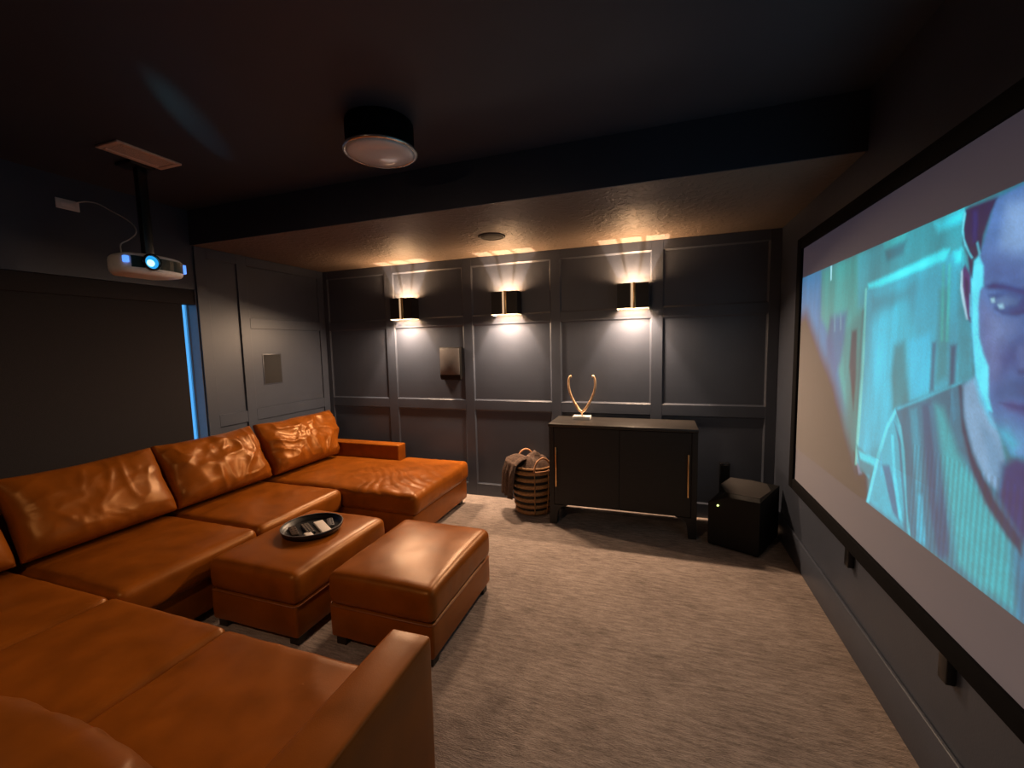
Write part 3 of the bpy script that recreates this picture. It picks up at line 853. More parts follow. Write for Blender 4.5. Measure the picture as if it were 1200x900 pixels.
op = thing('outlet_plate', (XL, 1.70, 2.43), 'white outlet plate high on the left wall behind the projector', 'outlet')
MB().box(XL + 0.0005, XL + 0.007, 1.637, 1.752, 2.398, 2.460, 0.003, 2).build('cover_plate', M['plate'], op)
MB().box(XL + 0.0065, XL + 0.009, 1.662, 1.727, 2.415, 2.443, 0.002, 2).build('socket_face', M['cable'], op)
crv = [(-3.4745, 1.735, 2.450), (-3.462, 1.749, 2.459), (-3.44, 1.778, 2.467), (-3.38, 1.799, 2.452), (-3.30, 1.820, 2.406), (-3.20, 1.842, 2.348), (-3.12, 1.838, 2.291),
       (-3.06, 1.804, 2.235), (-3.00, 1.729, 2.177), (-2.95, 1.659, 2.133), (-2.905, 1.630, 2.085), (-2.90, 1.630, 2.056)]
def catmull(P, k=6):
    P = [Vector(p) for p in P]
    out = []
    for i in range(len(P) - 1):
        p0, p1, p2, p3 = P[max(i - 1, 0)], P[i], P[i + 1], P[min(i + 2, len(P) - 1)]
        for s_ in range(k):
            t = s_ / k
            out.append(0.5 * ((2 * p1) + (p2 - p0) * t + (2 * p0 - 5 * p1 + 4 * p2 - p3) * t * t + (3 * p1 - p0 - 3 * p2 + p3) * t ** 3))
    out.append(P[-1])
    return out
tag(MB().tube(catmull(crv), 0.0035, 8).build('power_cord', M['cable']), 'thin white cord looping from the outlet plate to the projector', 'cord')

# ------------------------------------------------------------------ ceiling fittings
lt = thing('ceiling_light', (-1.31, 1.88, ZC), 'black drum ceiling light, switched off, with white glass lens', 'ceiling light')
LC = (-1.31, 1.88, ZC)
MB().lathe([(0.160, -0.0005), (0.164, -0.010), (0.164, -0.125), (0.160, -0.130), (0.0, -0.130)], LC, 48).build('drum', M['black_matte'], lt)
MB().lathe([(0.158, -0.128), (0.178, -0.130), (0.181, -0.136), (0.176, -0.143), (0.166, -0.143), (0.160, -0.136)], LC, 48, close=True).build('rim', M['light_rim'], lt)
MB().lathe([(0.166, -0.140), (0.150, -0.150), (0.115, -0.160), (0.06, -0.166), (0.0, -0.168)], LC, 48).build('glass_lens', M['lens_glass'], lt)

vt = thing('ceiling_vent', (-2.735, 1.675, ZC), 'tan rectangular air vent in the dark ceiling above the projector', 'vent')
v0, v1, w0, w1 = -2.825, -2.645, 1.515, 1.835
vf = MB()
vf.box(v0, v1, w0, w0 + 0.03, ZC - 0.012, ZC - 0.0005, 0.003, 2)
vf.box(v0, v1, w1 - 0.03, w1, ZC - 0.012, ZC - 0.0005, 0.003, 2)
vf.box(v0, v0 + 0.03, w0 + 0.03, w1 - 0.03, ZC - 0.012, ZC - 0.0005, 0.003, 2)
vf.box(v1 - 0.03, v1, w0 + 0.03, w1 - 0.03, ZC - 0.012, ZC - 0.0005, 0.003, 2)
vf.build('vent_frame', M['vent'], vt)
MB().box(v0 + 0.03, v1 - 0.03, w0 + 0.03, w1 - 0.03, ZC - 0.003, ZC - 0.0005).build('duct_back', M['black_matte'], vt)
for k in range(8):
    xx = v0 + 0.038 + k * 0.0150
    MB().box(-0.0085, 0.0085, w0 + 0.03, w1 - 0.03, -0.0008, 0.0008, mtx=Matrix.Translation((xx, 0, ZC - 0.007)) @ Matrix.Rotation(0.18, 4, 'Y')).build('slat', M['vent'], vt)

cs = thing('ceiling_speaker', (-1.215, 3.13, ZS), 'small round dark speaker grille in the lit soffit', 'speaker')
CC = (-1.215, 3.13, ZS)
MB().lathe([(0.088, -0.0005), (0.102, -0.001), (0.104, -0.006), (0.096, -0.011), (0.090, -0.008)], CC, 40, close=True).build('trim_ring', M['ceil_grille'], cs)
MB().lathe([(0.090, -0.0010), (0.090, -0.006), (0.05, -0.0075), (0.0, -0.008)], CC, 40).build('speaker_grille', M['grille'], cs)

# ------------------------------------------------------------------ speakers on the walls
sp = thing('wall_speaker', (-1.95, YB, 1.15), 'small grey box speaker mounted on back wall under left sconce', 'speaker')
x0, x1, zb, zt = -2.052, -1.832, 1.165, 1.488
yb = YB - 0.0045
prof = [(yb, zb + 0.03), (yb - 0.025, zb), (yb - 0.042, zb + 0.012), (yb - 0.050, zb + 0.05), (yb - 0.050, zt - 0.008), (yb - 0.042, zt), (yb, zt)]
vs = [(x0, p, q) for p, q in prof] + [(x1, p, q) for p, q in prof]
n = len(prof)
fs = [tuple(range(n)), tuple(range(2 * n - 1, n - 1, -1))] + [(i, (i + 1) % n, n + (i + 1) % n, n + i) for i in range(n)]
MB().add(vs, fs).build('cabinet', M['sub_side'], sp)  # near-black colour holds the shade of its sides and underside
MB().box(x0 + 0.004, x1 - 0.004, yb - 0.054, yb - 0.049, zb + 0.052, zt - 0.012, 0.003, 2).build('speaker_grille', M['grey_plastic'], sp)

iw = thing('in_wall_speaker', (XL, 3.09, 1.32), 'flush grey rectangular speaker grille in the left wall panel', 'speaker')
MB().box(XL + 0.0042, XL + 0.008, 2.985, 3.195, 1.178, 1.468, 0.003, 2).build('trim_frame', M['wall'], iw)
MB().box(XL + 0.006, XL + 0.0095, 2.995, 3.185, 1.188, 1.458, 0.002, 2).build('speaker_grille', M['grille'], iw)

# ------------------------------------------------------------------ leather sectional
FRX = -2.335     # front of the run along the left wall
def wr_seat(seed, amp, s=5.0):
    def f(p, nrm, u):
        k = max(0.0, nrm.z)
        e = 0.004 * nz(p, 3.0, seed)
        return e + amp * (ridge(p, s, seed) - 0.3) * (0.35 + 0.65 * k)
    return f
def feet(parent, pts, h=0.05):
    for x, y in pts:
        MB().box(x - 0.03, x + 0.03, y - 0.03, y + 0.03, 0.0, h, 0.004, 1).build('foot', M['foot'], parent)
BZ0, SZ0, SZ1 = 0.05, 0.235, 0.405

# chaise at the far end
ch = thing('chaise_section', (-2.5, 3.1, 0), 'far chaise end of tan leather sectional with low arm by back wall', 'sofa', 'sections of the tan leather sectional')
soft_box(-3.40, -1.715, 2.645, 3.590, BZ0, SZ0 + 0.01, 0.02, 20).build('base', M['leather'], ch)
def wr_chaise(p, nrm, u):
    k = max(0.0, nrm.z) + 0.45 * max(0.0, nrm.x) + 0.3 * max(0.0, -nrm.y)
    # folds that fan out from the arm's end towards the near front corner
    dx, dy = p.x + 2.75, p.y - 3.75
    ang = math.atan2(dy, dx)
    rad = math.hypot(dx, dy)
    w = ang * 15 + 1.7 * nz(p, 3.5, 4.0) + 0.35 * nz(p, 8.0, 8.0)
    m = math.exp(-((p.x + 2.08) / 0.30) ** 2) * (0.35 + 0.65 * math.exp(-((p.y - 2.95) / 0.33) ** 2))
    e = 0.015 * m * (abs(math.sin(w * 2.6)) - 0.6) * (0.75 + 0.9 * nz(p, 4.0, 2.0))
    return k * (e + 0.004 * (ridge(p, 6.0, 3.0) - 0.3)) + 0.008 * k * nz(p, 2.5, 1.0)
soft_box(-3.25, -1.690, 2.640, 3.470, SZ0, SZ1, 0.045, 130, 0.030, 0.006, wr_chaise).build('seat_cushion', M['leather'], ch)
def wr_small(p, nrm, u):
    return max(0.0, nrm.z) * (0.005 * (ridge(p, 6.0, 3.0) - 0.3) + 0.006 * nz(p, 2.5, 1.0))
soft_box(-2.375, -1.694, 3.36, 3.600, SZ0 + 0.002, SZ1 + 0.004, 0.045, 30, 0.004, 0.004, wr_small).build('seat_cushion', M['leather'], ch)
soft_box(-3.40, -2.385, 3.475, 3.605, BZ0 + 0.01, 0.547, 0.014, 16, 0.002, 0.0).build('arm', M['leather'], ch)
soft_box(-3.42, -3.345, 2.642, 3.470, BZ0, 0.66, 0.03, 14).build('back_frame', M['leather_shaded'], ch)
feet(ch, ((-1.78, 2.70), (-1.78, 3.53), (-3.3, 2.7), (-3.3, 3.53)), 0.055)

# two-seat run along the left wall
rn = thing('armless_section', (-2.85, 1.9, 0), 'armless two-seat middle section of tan leather sectional under the window', 'sofa', 'sections of the tan leather sectional')
soft_box(-3.40, FRX - 0.03, 1.154, 2.622, BZ0, SZ0 + 0.01, 0.02, 18).build('base', M['leather_shaded'], rn)
soft_box(-3.25, FRX, 1.885, 2.622, SZ0, SZ1, 0.040, 34, 0.018, 0.006, wr_seat(11, 0.005)).build('seat_cushion', M['leather'], rn)
soft_box(-3.25, FRX, 1.152, 1.879, SZ0, SZ1, 0.040, 34, 0.018, 0.006, wr_seat(17, 0.004)).build('seat_cushion', M['leather'], rn)
soft_box(-3.42, -3.345, 1.154, 2.622, BZ0, 0.66, 0.03, 14).build('back_frame', M['leather_shaded'], rn)
feet(rn, ((-2.43, 1.22), (-2.43, 2.55), (-3.3, 1.22), (-3.3, 2.55)), 0.055)

# corner
co = thing('corner_section', (-2.85, 0.7, 0), 'corner section of tan leather sectional at left edge of the photo', 'sofa', 'sections of the tan leather sectional')
soft_box(-3.33, FRX - 0.008, 0.13, 1.138, BZ0, SZ0 + 0.01, 0.02, 14).build('base', M['leather_shaded'], co)
soft_box(-3.25, FRX - 0.012, 0.29, 1.134, SZ0, SZ1, 0.034, 30, 0.016, 0.004, wr_seat(23, 0.005)).build('seat_cushion', M['leather'], co)
soft_box(-3.42, -3.345, 0.03, 1.138, BZ0, 0.66, 0.03, 14).build('back_frame', M['leather_shaded'], co)
soft_box(-3.335, FRX - 0.008, 0.03, 0.125, BZ0, 0.66, 0.03, 14).build('back_frame', M['leather_shaded'], co)
feet(co, ((-2.43, 0.2), (-3.3, 0.2), (-3.3, 1.05)), 0.055)

# near run with the right-hand arm
nr = thing('near_arm_section', (-1.55, 0.65, 0), 'near two-seat section of tan leather sectional with flat right arm', 'sofa', 'sections of the tan leather sectional')
soft_box(FRX + 0.003, -0.858, 0.13, 1.118, BZ0, SZ0 + 0.01, 0.02, 18).build('base', M['leather_shaded'], nr)
soft_box(FRX + 0.002, -1.622, 0.29, 1.142, SZ0, SZ1, 0.030, 34, 0.014, 0.004, wr_seat(31, 0.003)).build('seat_cushion', M['leather'], nr)
soft_box(-1.617, -0.858, 0.29, 1.136, SZ0, SZ1, 0.030, 34, 0.014, 0.004, wr_seat(37, 0.003)).build('seat_cushion', M['leather'], nr)
soft_box(-0.853, -0.702, 0.10, 1.158, BZ0, 0.547, 0.014, 24, 0.003, 0.0, lambda p, nrm, u: 0.002 * nz(p, 6, 3)).build('arm', M['leather'], nr)
soft_box(FRX + 0.003, -0.858, 0.03, 0.125, BZ0, 0.66, 0.03, 18).build('back_frame', M['leather_shaded'], nr)
feet(nr, ((-1.60, 1.05), (-0.78, 1.08), (-0.78, 0.2), (-2.2, 0.2)), 0.055)

# loose back cushions
def pillow(w, h, t, seed, amp, nu=46, nv=34, slump=0.03):
    """local x = thickness (front +x), y = width, z = height (0 at the foot)"""
    vs, fs = [], []
    def P(u, v, side):
        ex = (1 - abs(u) ** 5.0) ** 0.6 if abs(u) < 1 else 0.0
        ez = (1 - abs(v) ** 4.0) ** 0.6 if abs(v) < 1 else 0.0
        th = 0.5 * t * (0.16 + 0.84 * ex * ez) if (abs(u) < 1 and abs(v) < 1) else 0.0
        low = 1.0 + 0.20 * (-v)
        y = 0.5 * w * u * (1 - 0.035 * (1 - abs(v)) * abs(u) ** 3) 
        z = 0.5 * h * (v + 1)
        z -= slump * (1 - abs(u) ** 2) * max(0.0, v) ** 2 * 0.6
        z += 0.010 * nz((u * 2, v * 2, 0), 1.0, seed) * max(0.0, v)
        x = side * th * low
        q = (y, z, seed * 3.1)
        edge = ex * ez
        if side > 0:
            wv = ridge(q, 5.2, seed, 0.9, 4) - 0.32
            fold = math.sin(9.0 * (y * 0.8 + z) + 2.2 * nz(q, 4.0, seed + 5) * 2.0)
            wv2 = ridge(q, 12.0, seed + 3, 1.0, 5) - 0.28
            x += amp * edge ** 0.5 * (wv * 1.15 + 0.55 * wv2 * max(0.0, 0.5 + 1.5 * nz(q, 4.0, seed + 8)) + 0.35 * fold * max(0.0, 0.4 + nz(q, 3.0, seed + 2)) + 0.5 * nz(q, 14.0, seed))
            # gathers running in from the sides
            x += amp * 0.5 * (abs(u) ** 3) * math.sin(26 * z + 3 * nz(q, 5, seed)) * (1 - abs(u) ** 12)
        return (x, y, z)
    n = nu + 1
    cosu = [math.sin(math.pi / 2 * (2 * i / nu - 1)) * 0.35 + 0.65 * (2 * i / nu - 1) for i in range(nu + 1)]
    cosv = [math.sin(math.pi / 2 * (2 * j / nv - 1)) * 0.35 + 0.65 * (2 * j / nv - 1) for j in range(nv + 1)]
    for side in (1, -1):
        for j in range(nv + 1):
            for i in range(nu + 1):
                vs.append(P(cosu[i], cosv[j], side))
    off = n * (nv + 1)
    for j in range(nv):
        for i in range(nu):
            a = j * n + i
            fs.append((a, a + 1, a + n + 1, a + n))
            b = off + a
            fs.append((b, b + n, b + n + 1, b + 1))
    bm = bmesh.new()
    bv = [bm.verts.new(p) for p in vs]
    for q in fs:
        bm.faces.new([bv[i] for i in q])
    bmesh.ops.remove_doubles(bm, verts=bm.verts, dist=1e-5)
    bm.verts.index_update()
    mb = MB()
    mb.add([p.co.copy() for p in bm.verts], [[p.index for p in f.verts] for f in bm.faces], True)
    bm.free()
    return mb
def place_pillow(mb, loc, lean, rz, label, roll=0.0, m_='leather'):
    m = Matrix.Translation(loc) @ Matrix.Rotation(rz, 4, 'Z') @ Matrix.Rotation(-lean, 4, 'Y') @ Matrix.Rotation(roll, 4, 'X')
    mb.v = [tuple(m @ Vector(p)) for p in mb.v]
    return tag(mb.build('back_cushion', M[m_], None), label, 'cushion', 'loose leather back cushions')
LEAN = 0.46
first = pillow(0.88, 0.468, 0.23, 2.0, 0.018, 90, 60)
def smooth01(t):
    t = max(0.0, min(1.0, t))
    return t * t * (3 - 2 * t)
# its lower right corner is squeezed by the low arm
first.v = [(x, y * (1 - 0.31 * (1 - smooth01((z - 0.06) / 0.20))) if y > 0 else y, z) for x, y, z in first.v]
place_pillow(first, (-3.055, 3.098, 0.443), LEAN, 0.0, 'shiny wrinkled tan back cushion on the far chaise beside the low arm')
place_pillow(pillow(0.735, 0.468, 0.23, 5.0, 0.015, 80, 60), (-3.055, 2.250, 0.443), LEAN, 0.0, 'creased tan back cushion under the blue strip of window light')
place_pillow(pillow(0.735, 0.463, 0.23, 9.0, 0.007, 70, 50), (-3.055, 1.505, 0.443), LEAN, 0.0, 'broad smooth tan back cushion in front of the dark window shade')
place_pillow(pillow(0.78, 0.44, 0.23, 13.0, 0.007), (-3.055, 0.730, 0.443), LEAN, 0.0, 'tan back cushion cut off by left photo edge in the sofa corner')
place_pillow(pillow(0.72, 0.44, 0.22, 17.0, 0.005), (-2.000, 0.42, 0.424), 0.30, math.pi / 2, 'tan back cushion of the near run beside the sofa corner')
place_pillow(pillow(0.70, 0.305, 0.24, 21.0, 0.006, slump=0.05), (-1.265, 0.47, 0.424), 0.25, math.pi / 2, 'tan back cushion at bottom left next to the near arm', m_='leather_shaded')  # darker leather copy carries this cushion's shade

# ------------------------------------------------------------------ two ottomans
def make_ottoman(x0, x1, y0, y1, label, seed):
    t = thing('ottoman', ((x0 + x1) / 2, (y0 + y1) / 2, 0), label, 'ottoman', 'pair of tan leather ottomans')
    soft_box(x0 + 0.006, x1 - 0.006, y0 + 0.004, y1 - 0.004, 0.048, 0.218, 0.014, 14, 0.0, 0.003, lambda p, n_, u: 0.002 * nz(p, 5, seed)).build('base', M['leather'], t)
    def wr(p, n_, u):
        return 0.0025 * nz(p, 4, seed) + 0.0012 * (ridge(p, 7, seed) - 0.3)
    soft_box(x0, x1, y0, y1, 0.216, 0.388, 0.038, 30, 0.019, 0.005, wr).build('cushion_top', M['leather'], t)
    e = 0.002
    MB().tube([(x0 + 0.02, y0 - e + 0.004, 0.217), (x1 - 0.02, y0 - e + 0.004, 0.217), (x1 + e - 0.004, y0 + 0.02, 0.217), (x1 + e - 0.004, y1 - 0.02, 0.217),
               (x1 - 0.02, y1 + e - 0.004, 0.217), (x0 + 0.02, y1 + e - 0.004, 0.217), (x0 - e + 0.004, y1 - 0.02, 0.217), (x0 - e + 0.004, y0 + 0.02, 0.217)], 0.004, 6, True).build('piping', M['thread'], t)
    feet(t, ((x0 + 0.05, y0 + 0.05), (x1 - 0.05, y0 + 0.05), (x0 + 0.05, y1 - 0.05), (x1 - 0.05, y1 - 0.05)), 0.05)
    return t
make_ottoman(-2.290, -1.690, 1.530, 2.280, 'tan leather ottoman with the round black tray on it', 3)
make_ottoman(-1.560, -0.962, 1.605, 2.310, 'tan leather ottoman with a bare top, next to open carpet', 7)

# ------------------------------------------------------------------ tray with remotes
TC = (-1.975, 1.950, 0.4085)
tr = thing('tray', TC, 'round black lacquer tray holding remotes on the left ottoman', 'tray')
MB().lathe([(0.0, 0.0), (0.150, 0.0), (0.166, 0.006), (0.174, 0.034), (0.171, 0.036), (0.162, 0.010), (0.148, 0.006), (0.0, 0.006)], TC, 48).build('dish', M['tray'], tr)
MB().lathe([(0.170, 0.0345), (0.1745, 0.0345), (0.1750, 0.037), (0.1705, 0.037)], TC, 48, close=True).build('rim', M['grey_plastic'], tr)
ZT = TC[2] + 0.0062
def remote(name, cx, cy, l, w, h, ang, m, label, cat, buttons=None, bm_=None, z=ZT, group=None):
    t = thing(name, (cx, cy, z), label, cat, group, ang)
    X = Matrix.Translation((cx, cy, z)) @ Matrix.Rotation(ang, 4, 'Z')
    MB().box(-l / 2, l / 2, -w / 2, w / 2, 0, h, min(w, h) * 0.3, 3, mtx=X).build('shell', m, t)
    if buttons:
        nx, ny = buttons
        for i in range(nx):
            for j in range(ny):
                bx = -l / 2 + l * (i + 0.7) / (nx + 0.4)
                by = -w / 2 + w * (j + 0.5) / ny
                s_ = min(l / (nx + 1), w / ny) * 0.22
                MB().box(bx - s_, bx + s_, by - s_, by + s_, h - 0.001, h + 0.002, mtx=X).build('button', bm_, t)
    return t
remote('remote_control', -1.922, 1.976, 0.200, 0.056, 0.014, -0.55, M['remote_white'], 'plain white remote lying in the round black tray', 'remote')
remote('remote_control', -1.985, 1.925, 0.165, 0.046, 0.016, -0.55, M['black_plastic'], 'black button-covered remote in the middle of the tray', 'remote', (7, 3), M['button'])
remote('remote_control', -1.915, 1.860, 0.060, 0.042, 0.016, -0.5, M['remote_white'], 'short cream rounded remote at the near edge of the tray', 'remote')
remote('remote_control', -2.045, 1.875, 0.140, 0.040, 0.015, -0.62, M['case'], 'brown remote at the left side of the tray', 'remote', (4, 2), M['black_plastic'])
remote('remote_control', -1.925, 2.045, 0.120, 0.036, 0.013, -0.75, M['grey_plastic'], 'slim dark grey remote at the far right side of the tray', 'remote', (4, 2), M['black_plastic'])

# ------------------------------------------------------------------ console cabinet
KX0, KX1, KY0, KY1 = -0.845, 0.287, 3.352, 3.742
kc = thing('console_cabinet', ((KX0 + KX1) / 2, 3.55, 0), 'black two-door console cabinet on legs under the right sconce', 'cabinet')
MB().box(KX0 + 0.012, KX1 - 0.012, KY0 + 0.022, KY1, 0.165, 0.820).build('body', M['black_wood'], kc)
MB().box(KX0 - 0.004, KX1 + 0.004, KY0 - 0.006, KY1, 0.8205, 0.846, 0.003, 2).build('top', M['console_top'], kc)
MB().box(KX0, KX0 + 0.040, KY0, KY0 + 0.0215, 0.165, 0.820, 0.002, 1).build('side_post', M['black_wood'], kc)
MB().box(KX1 - 0.040, KX1, KY0, KY0 + 0.0215, 0.165, 0.820, 0.002, 1).build('side_post', M['black_wood'], kc)
xm = (KX0 + KX1) / 2
for a, b, hx in ((KX0 + 0.042, xm - 0.0006, KX0 + 0.060), (xm + 0.0006, KX1 - 0.042, KX1 - 0.064)):
    dr = MB().box(a, b, KY0 + 0.003, KY0 + 0.0215, 0.168, 0.816, 0.002, 1).build('door', M['black_wood'], kc)
    hd = MB()
    hd.box(hx - 0.006, hx + 0.006, KY0 - 0.022, KY0 - 0.010, 0.325, 0.655, 0.003, 2)
    hd.box(hx - 0.004, hx + 0.004, KY0 - 0.012, KY0 + 0.004, 0.355, 0.365)
    hd.box(hx - 0.004, hx + 0.004, KY0 - 0.012, KY0 + 0.004, 0.615, 0.625)
    h_ = hd.build('handle', M['gold'], dr)
    h_['label'] = 'long slim brass handle'
for x, sx in ((KX0, 1), (KX1, -1)):
    for y0_, y1_ in ((KY0 + 0.002, KY0 + 0.062), (KY1 - 0.062, KY1 - 0.002)):
        prof = [(0.0, 0.0), (0.058, 0.0), (0.066, 0.09), (0.075, 0.125), (0.105, 0.150), (0.150, 0.164), (0.0, 0.164)]
        poly = [(x + sx * p, q) for p, q in prof]
        n = len(poly)
        vs = [(p, y0_, q) for p, q in poly] + [(p, y1_, q) for p, q in poly]
        fs = [tuple(range(n)), tuple(range(2 * n - 1, n - 1, -1))] + [(i, (i + 1) % n, n + (i + 1) % n, n + i) for i in range(n)]
        MB().add(vs, fs).build('leg', M['black_wood'], kc)

# gold wishbone on its marble block
wx, wy, wz = -0.615, 3.62, 0.8465
ws = thing('wishbone_sculpture', (wx, wy, wz), 'gold wishbone sculpture on a white marble block on the console', 'sculpture')
MB().box(wx - 0.075, wx + 0.075, wy - 0.045, wy + 0.045, wz, wz + 0.028, 0.003, 2).build('marble_base', M['marble'], ws)
def arm_pts(s_):
    P = [(0.0, 0.060), (0.028, 0.086), (0.064, 0.142), (0.094, 0.205), (0.112, 0.275), (0.113, 0.332), (0.102, 0.364), (0.088, 0.370)]
    return catmull([(wx + s_ * a, wy, wz + b) for a, b in P], 5)
wbm = MB()
for s_ in (-1, 1):
    pp = arm_pts(s_)
    wbm.tube(pp, [0.0115 - 0.003 * i / len(pp) + (0.002 if i > len(pp) - 6 else 0) for i in range(len(pp))], 10)
wbm.tube([(wx, wy, wz + 0.020), (wx, wy, wz + 0.05), (wx, wy, wz + 0.072)], [0.006, 0.007, 0.014], 10)
wbm.build('wishbone', M['gold_leaf'], ws)

# ------------------------------------------------------------------ basket and throw
BC = (-1.055, 3.590, 0.0)
bk = thing('basket', BC, 'striped wicker basket with two loop handles left of the console', 'basket')
def brad(z):
    t = z / 0.42
    return 0.150 + 0.036 * math.sin(math.pi * min(1, t * 0.62 + 0.05)) 
MB().lathe([(0.0, 0.004), (brad(0.0) - 0.012, 0.004)] + [(brad(z) - 0.010, z) for z in [0.42 * k / 12 for k in range(1, 13)]] +
           [(brad(0.42) - 0.018, 0.42)] + [(brad(z) - 0.018, z) for z in [0.42 * k / 12 for k in range(11, 0, -1)]] + [(0.0, 0.012)], BC, 40).build('inner_basket', M['wicker_dark'], bk)
nb = 7
for k in range(nb):
    z0 = 0.006 + k * 0.0600
    z1 = z0 + (0.037 if k else 0.042)
    zm = (z0 + z1) / 2
    prof = [(brad(z0) - 0.009, z0), (brad(z0) + 0.001, z0 + 0.004), (brad(zm) + 0.006, zm), (brad(z1) + 0.001, z1 - 0.004), (brad(z1) - 0.009, z1)]
    MB().lathe(prof, BC, 40, close=True).build('woven_band', M['wicker'], bk)
MB().tube([(BC[0] + (brad(0.42) - 0.006) * math.cos(a), BC[1] + (brad(0.42) - 0.006) * math.sin(a), 0.424) for a in [2 * math.pi * i / 40 for i in range(40)]], 0.010, 8, True).build('rim', M['wicker'], bk)
for adeg in (-70, -30, 55, 105, 150):
    a = math.radians(adeg)
    MB().tube([(BC[0] + (brad(z) + 0.006) * math.cos(a), BC[1] + (brad(z) + 0.006) * math.sin(a), z) for z in [0.006 + 0.41 * i / 8 for i in range(9)]], 0.0055, 6).build('upright_strip', M['wicker'], bk)
for adeg in (-48, 128):
    a = math.radians(adeg)
    c, s_ = math.cos(a), math.sin(a)
    pts = []
    for i in range(17):
        q = math.pi * i / 16
        u, zz = 0.080 * math.cos(q), 0.115 * math.sin(q)
        r_ = brad(0.42) + 0.006
        pts.append((BC[0] + r_ * c - u * s_, BC[1] + r_ * s_ + u * c, 0.405 + zz))
    MB().tube(pts, 0.009, 8).build('loop_handle', M['rope'], bk)
    pts = [(BC[0] + (brad(0.40) + 0.008) * math.cos(a + d), BC[1] + (brad(0.40) + 0.008) * math.sin(a + d), 0.402) for d in [-0.40 + 0.08 * i for i in range(11)]]
    MB().tube(pts, 0.008, 8).build('handle_wrap', M['rope'], bk)

th = thing('throw_blanket', (BC[0] - 0.1, BC[1], 0.43), 'taupe pleated throw blanket spilling over the left side of basket', 'blanket')
# heap inside the basket
vs, fs = [], []
NA, NR = 40, 14
for j in range(NR + 1):
    rr = j / NR
    for i in range(NA):
        a = 2 * math.pi * i / NA
        x = rr * 0.158 * math.cos(a)
        y = rr * 0.158 * math.sin(a)
        hgt = 0.408 + 0.115 * (1 - rr ** 2.2) + 0.05 * x / 0.16 * 0.3
        f_ = 0.024 * math.sin(62 * (0.6 * x + 0.8 * y) + 3.0 * nz((x, y, 0), 14, 3)) + 0.018 * nz((x, y, 0), 16, 7)
        vs.append((BC[0] + x, BC[1] + y, hgt + f_ * (1 - 0.5 * rr)))
for j in range(NR):
    for i in range(NA):
        i2 = (i + 1) % NA
        fs.append((j * NA + i, j * NA + i2, (j + 1) * NA + i2, (j + 1) * NA + i))
MB().add(vs, fs, True).build('folded_heap', M['throw'], th)
# the end that hangs outside
NU, NV = 44, 26
def drape(thick):
    out = []
    for j in range(NV + 1):
        v = j / NV
        for i in range(NU + 1):
            u = i / NU * 2 - 1
            ang = math.radians(212) + u * math.radians(40 - 10 * v)
            if v < 0.35:
                t = v / 0.35
                r_ = 0.06 + (brad(0.42) - 0.015) * t
                r_ = min(r_, 0.06 + brad(0.42))
                z = 0.475 + 0.030 * math.sin(math.pi * t * 0.9) - 0.020 * t
                r_ = 0.05 + (brad(0.42) + 0.035 - 0.05) * t
            else:
                t = (v - 0.35) / 0.65
                r_ = brad(0.42) + 0.035 + 0.040 * math.sin(min(1.0, t * 2.2) * math.pi / 2) + 0.012 * t
                z = 0.478 - 0.020 * (1 - math.cos(min(1, t * 2) * math.pi / 2)) - 0.285 * t ** 1.1
                z += 0.020 * math.sin(u * 2.5 + 1) * t
            pl = 0.013 * math.sin(u * 17 + 2.0 * nz((u, v, 0), 2.0, 5)) * (0.4 + 0.6 * v)
            r_ += pl + thick
            out.append((BC[0] + r_ * math.cos(ang), BC[1] + r_ * math.sin(ang), z + 0.006 * math.sin(u * 17 + 1) * (1 if v < 0.4 else 0) + thick * (1.0 if v < 0.45 else 0.0)))
    return out
a_, b_ = drape(0.012), drape(0.0)
vs = a_ + b_
n = NU + 1
off = len(a_)
fs = []
for j in range(NV):
    for i in range(NU):
        q = j * n + i
        fs.append((q, q + 1, q + n + 1, q + n))
        fs.append((off + q, off + q + n, off + q + n + 1, off + q + 1))
for i in range(NU):
    fs.append((i, off + i, off + i + 1, i + 1))
    q = NV * n + i
    fs.append((q, q + 1, off + q + 1, off + q))
for j in range(NV):
    q = j * n
    fs.append((q, q + n, off + q + n, off + q))
    q = j * n + NU
    fs.append((q, off + q, off + q + n, q + n))
MB().add(vs, fs, True).build('hanging_end', M['throw'], th)

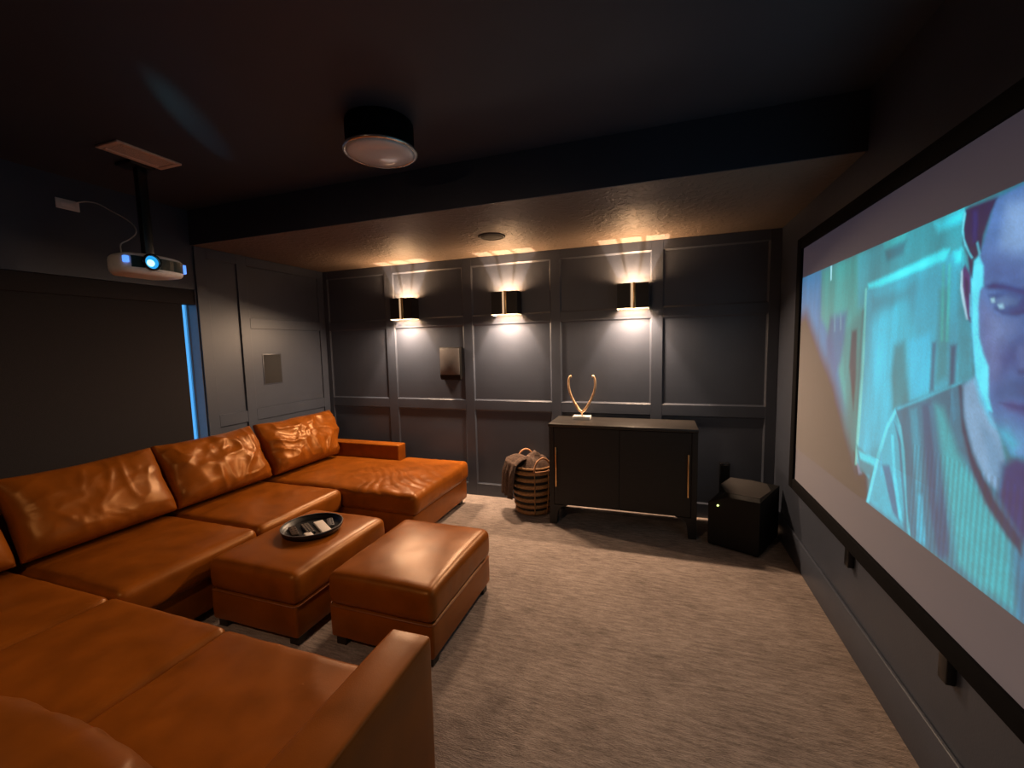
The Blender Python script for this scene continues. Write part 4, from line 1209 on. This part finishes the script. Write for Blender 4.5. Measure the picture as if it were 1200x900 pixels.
# ------------------------------------------------------------------ subwoofer and the slim box behind it
A, B_, C_, D_ = (0.358, 3.300), (0.662, 3.160), (0.868, 3.555), (0.568, 3.700)
sw = thing('subwoofer', (0.62, 3.43, 0), 'black floor subwoofer with grey faceted top, turned in the right corner', 'speaker')
def lerp2(p, q, t):
    return (p[0] + (q[0] - p[0]) * t, p[1] + (q[1] - p[1]) * t)
cen = (sum(p[0] for p in (A, B_, C_, D_)) / 4, sum(p[1] for p in (A, B_, C_, D_)) / 4)
ring0 = [lerp2(p, cen, 0.02) for p in (A, lerp2(A, B_, 0.4), B_, lerp2(B_, C_, 0.5), C_, lerp2(C_, D_, 0.5), D_, lerp2(D_, A, 0.5))]
ring1 = [A, lerp2(A, B_, 0.4), B_, lerp2(B_, C_, 0.5), C_, lerp2(C_, D_, 0.5), D_, lerp2(D_, A, 0.5)]
top6 = [(0.470, 3.290), (0.478, 3.288), (0.668, 3.205), (0.780, 3.400), (0.790, 3.560), (0.700, 3.630), (0.555, 3.670), (0.455, 3.470)]
vs = [(x, y, 0.012) for x, y in ring0] + [(x, y, 0.03) for x, y in ring1]
zs1 = [0.325, 0.385, 0.395, 0.405, 0.405, 0.400, 0.385, 0.345]
vs += [(ring1[i][0], ring1[i][1], zs1[i]) for i in range(8)]
vs += [(x, y, 0.408) for x, y in top6]
fs = [tuple(range(7, -1, -1))]
for k in range(3):
    for i in range(8):
        j = (i + 1) % 8
        fs.append((k * 8 + i, k * 8 + j, k * 8 + 8 + j, k * 8 + 8 + i))
fs.append(tuple(range(24, 32)))
MB().add(vs, fs).build('cabinet', M['sub_side'], sw)
tp = [lerp2(p, (0.62, 3.44), 0.02) for p in top6]
tp = [tp[0]] + tp[2:]
MB().prism(tp, 0.4082, 0.4105).build('top_panel', M['sub_top'], sw)
for p in (A, B_, C_, D_):
    q = lerp2(p, cen, 0.2)
    MB().lathe([(0.022, 0.0), (0.022, 0.012), (0.0, 0.0125)], (q[0], q[1], 0.0), 12).build('foot', M['black_plastic'], sw)
qa = lerp2(A, B_, 0.20)
led = MB().lathe([(0.006, -0.004), (0.006, 0.004), (0.0, 0.007)], (0, 0, 0), 12, 'X').build('status_light', M['led'], sw)
led.matrix_local = parent_world(sw).inverted() @ Matrix.Translation((qa[0] - 0.0015, qa[1] - 0.0040, 0.315)) @ Matrix.Rotation(math.radians(-115), 4, 'Z')

sb = thing('slim_speaker', (0.525, 3.76, 0), 'slim upright black box standing behind the subwoofer against wall', 'speaker')
MB().box(0.487, 0.560, 3.735, 3.795, 0.010, 0.500, 0.004, 2).build('cabinet', M['black_gloss'], sb)
MB().box(0.490, 0.557, 3.732, 3.736, 0.03, 0.485).build('speaker_grille', M['sub_side'], sb)
MB().box(0.480, 0.567, 3.728, 3.800, 0.0, 0.0105).build('base', M['black_plastic'], sb)
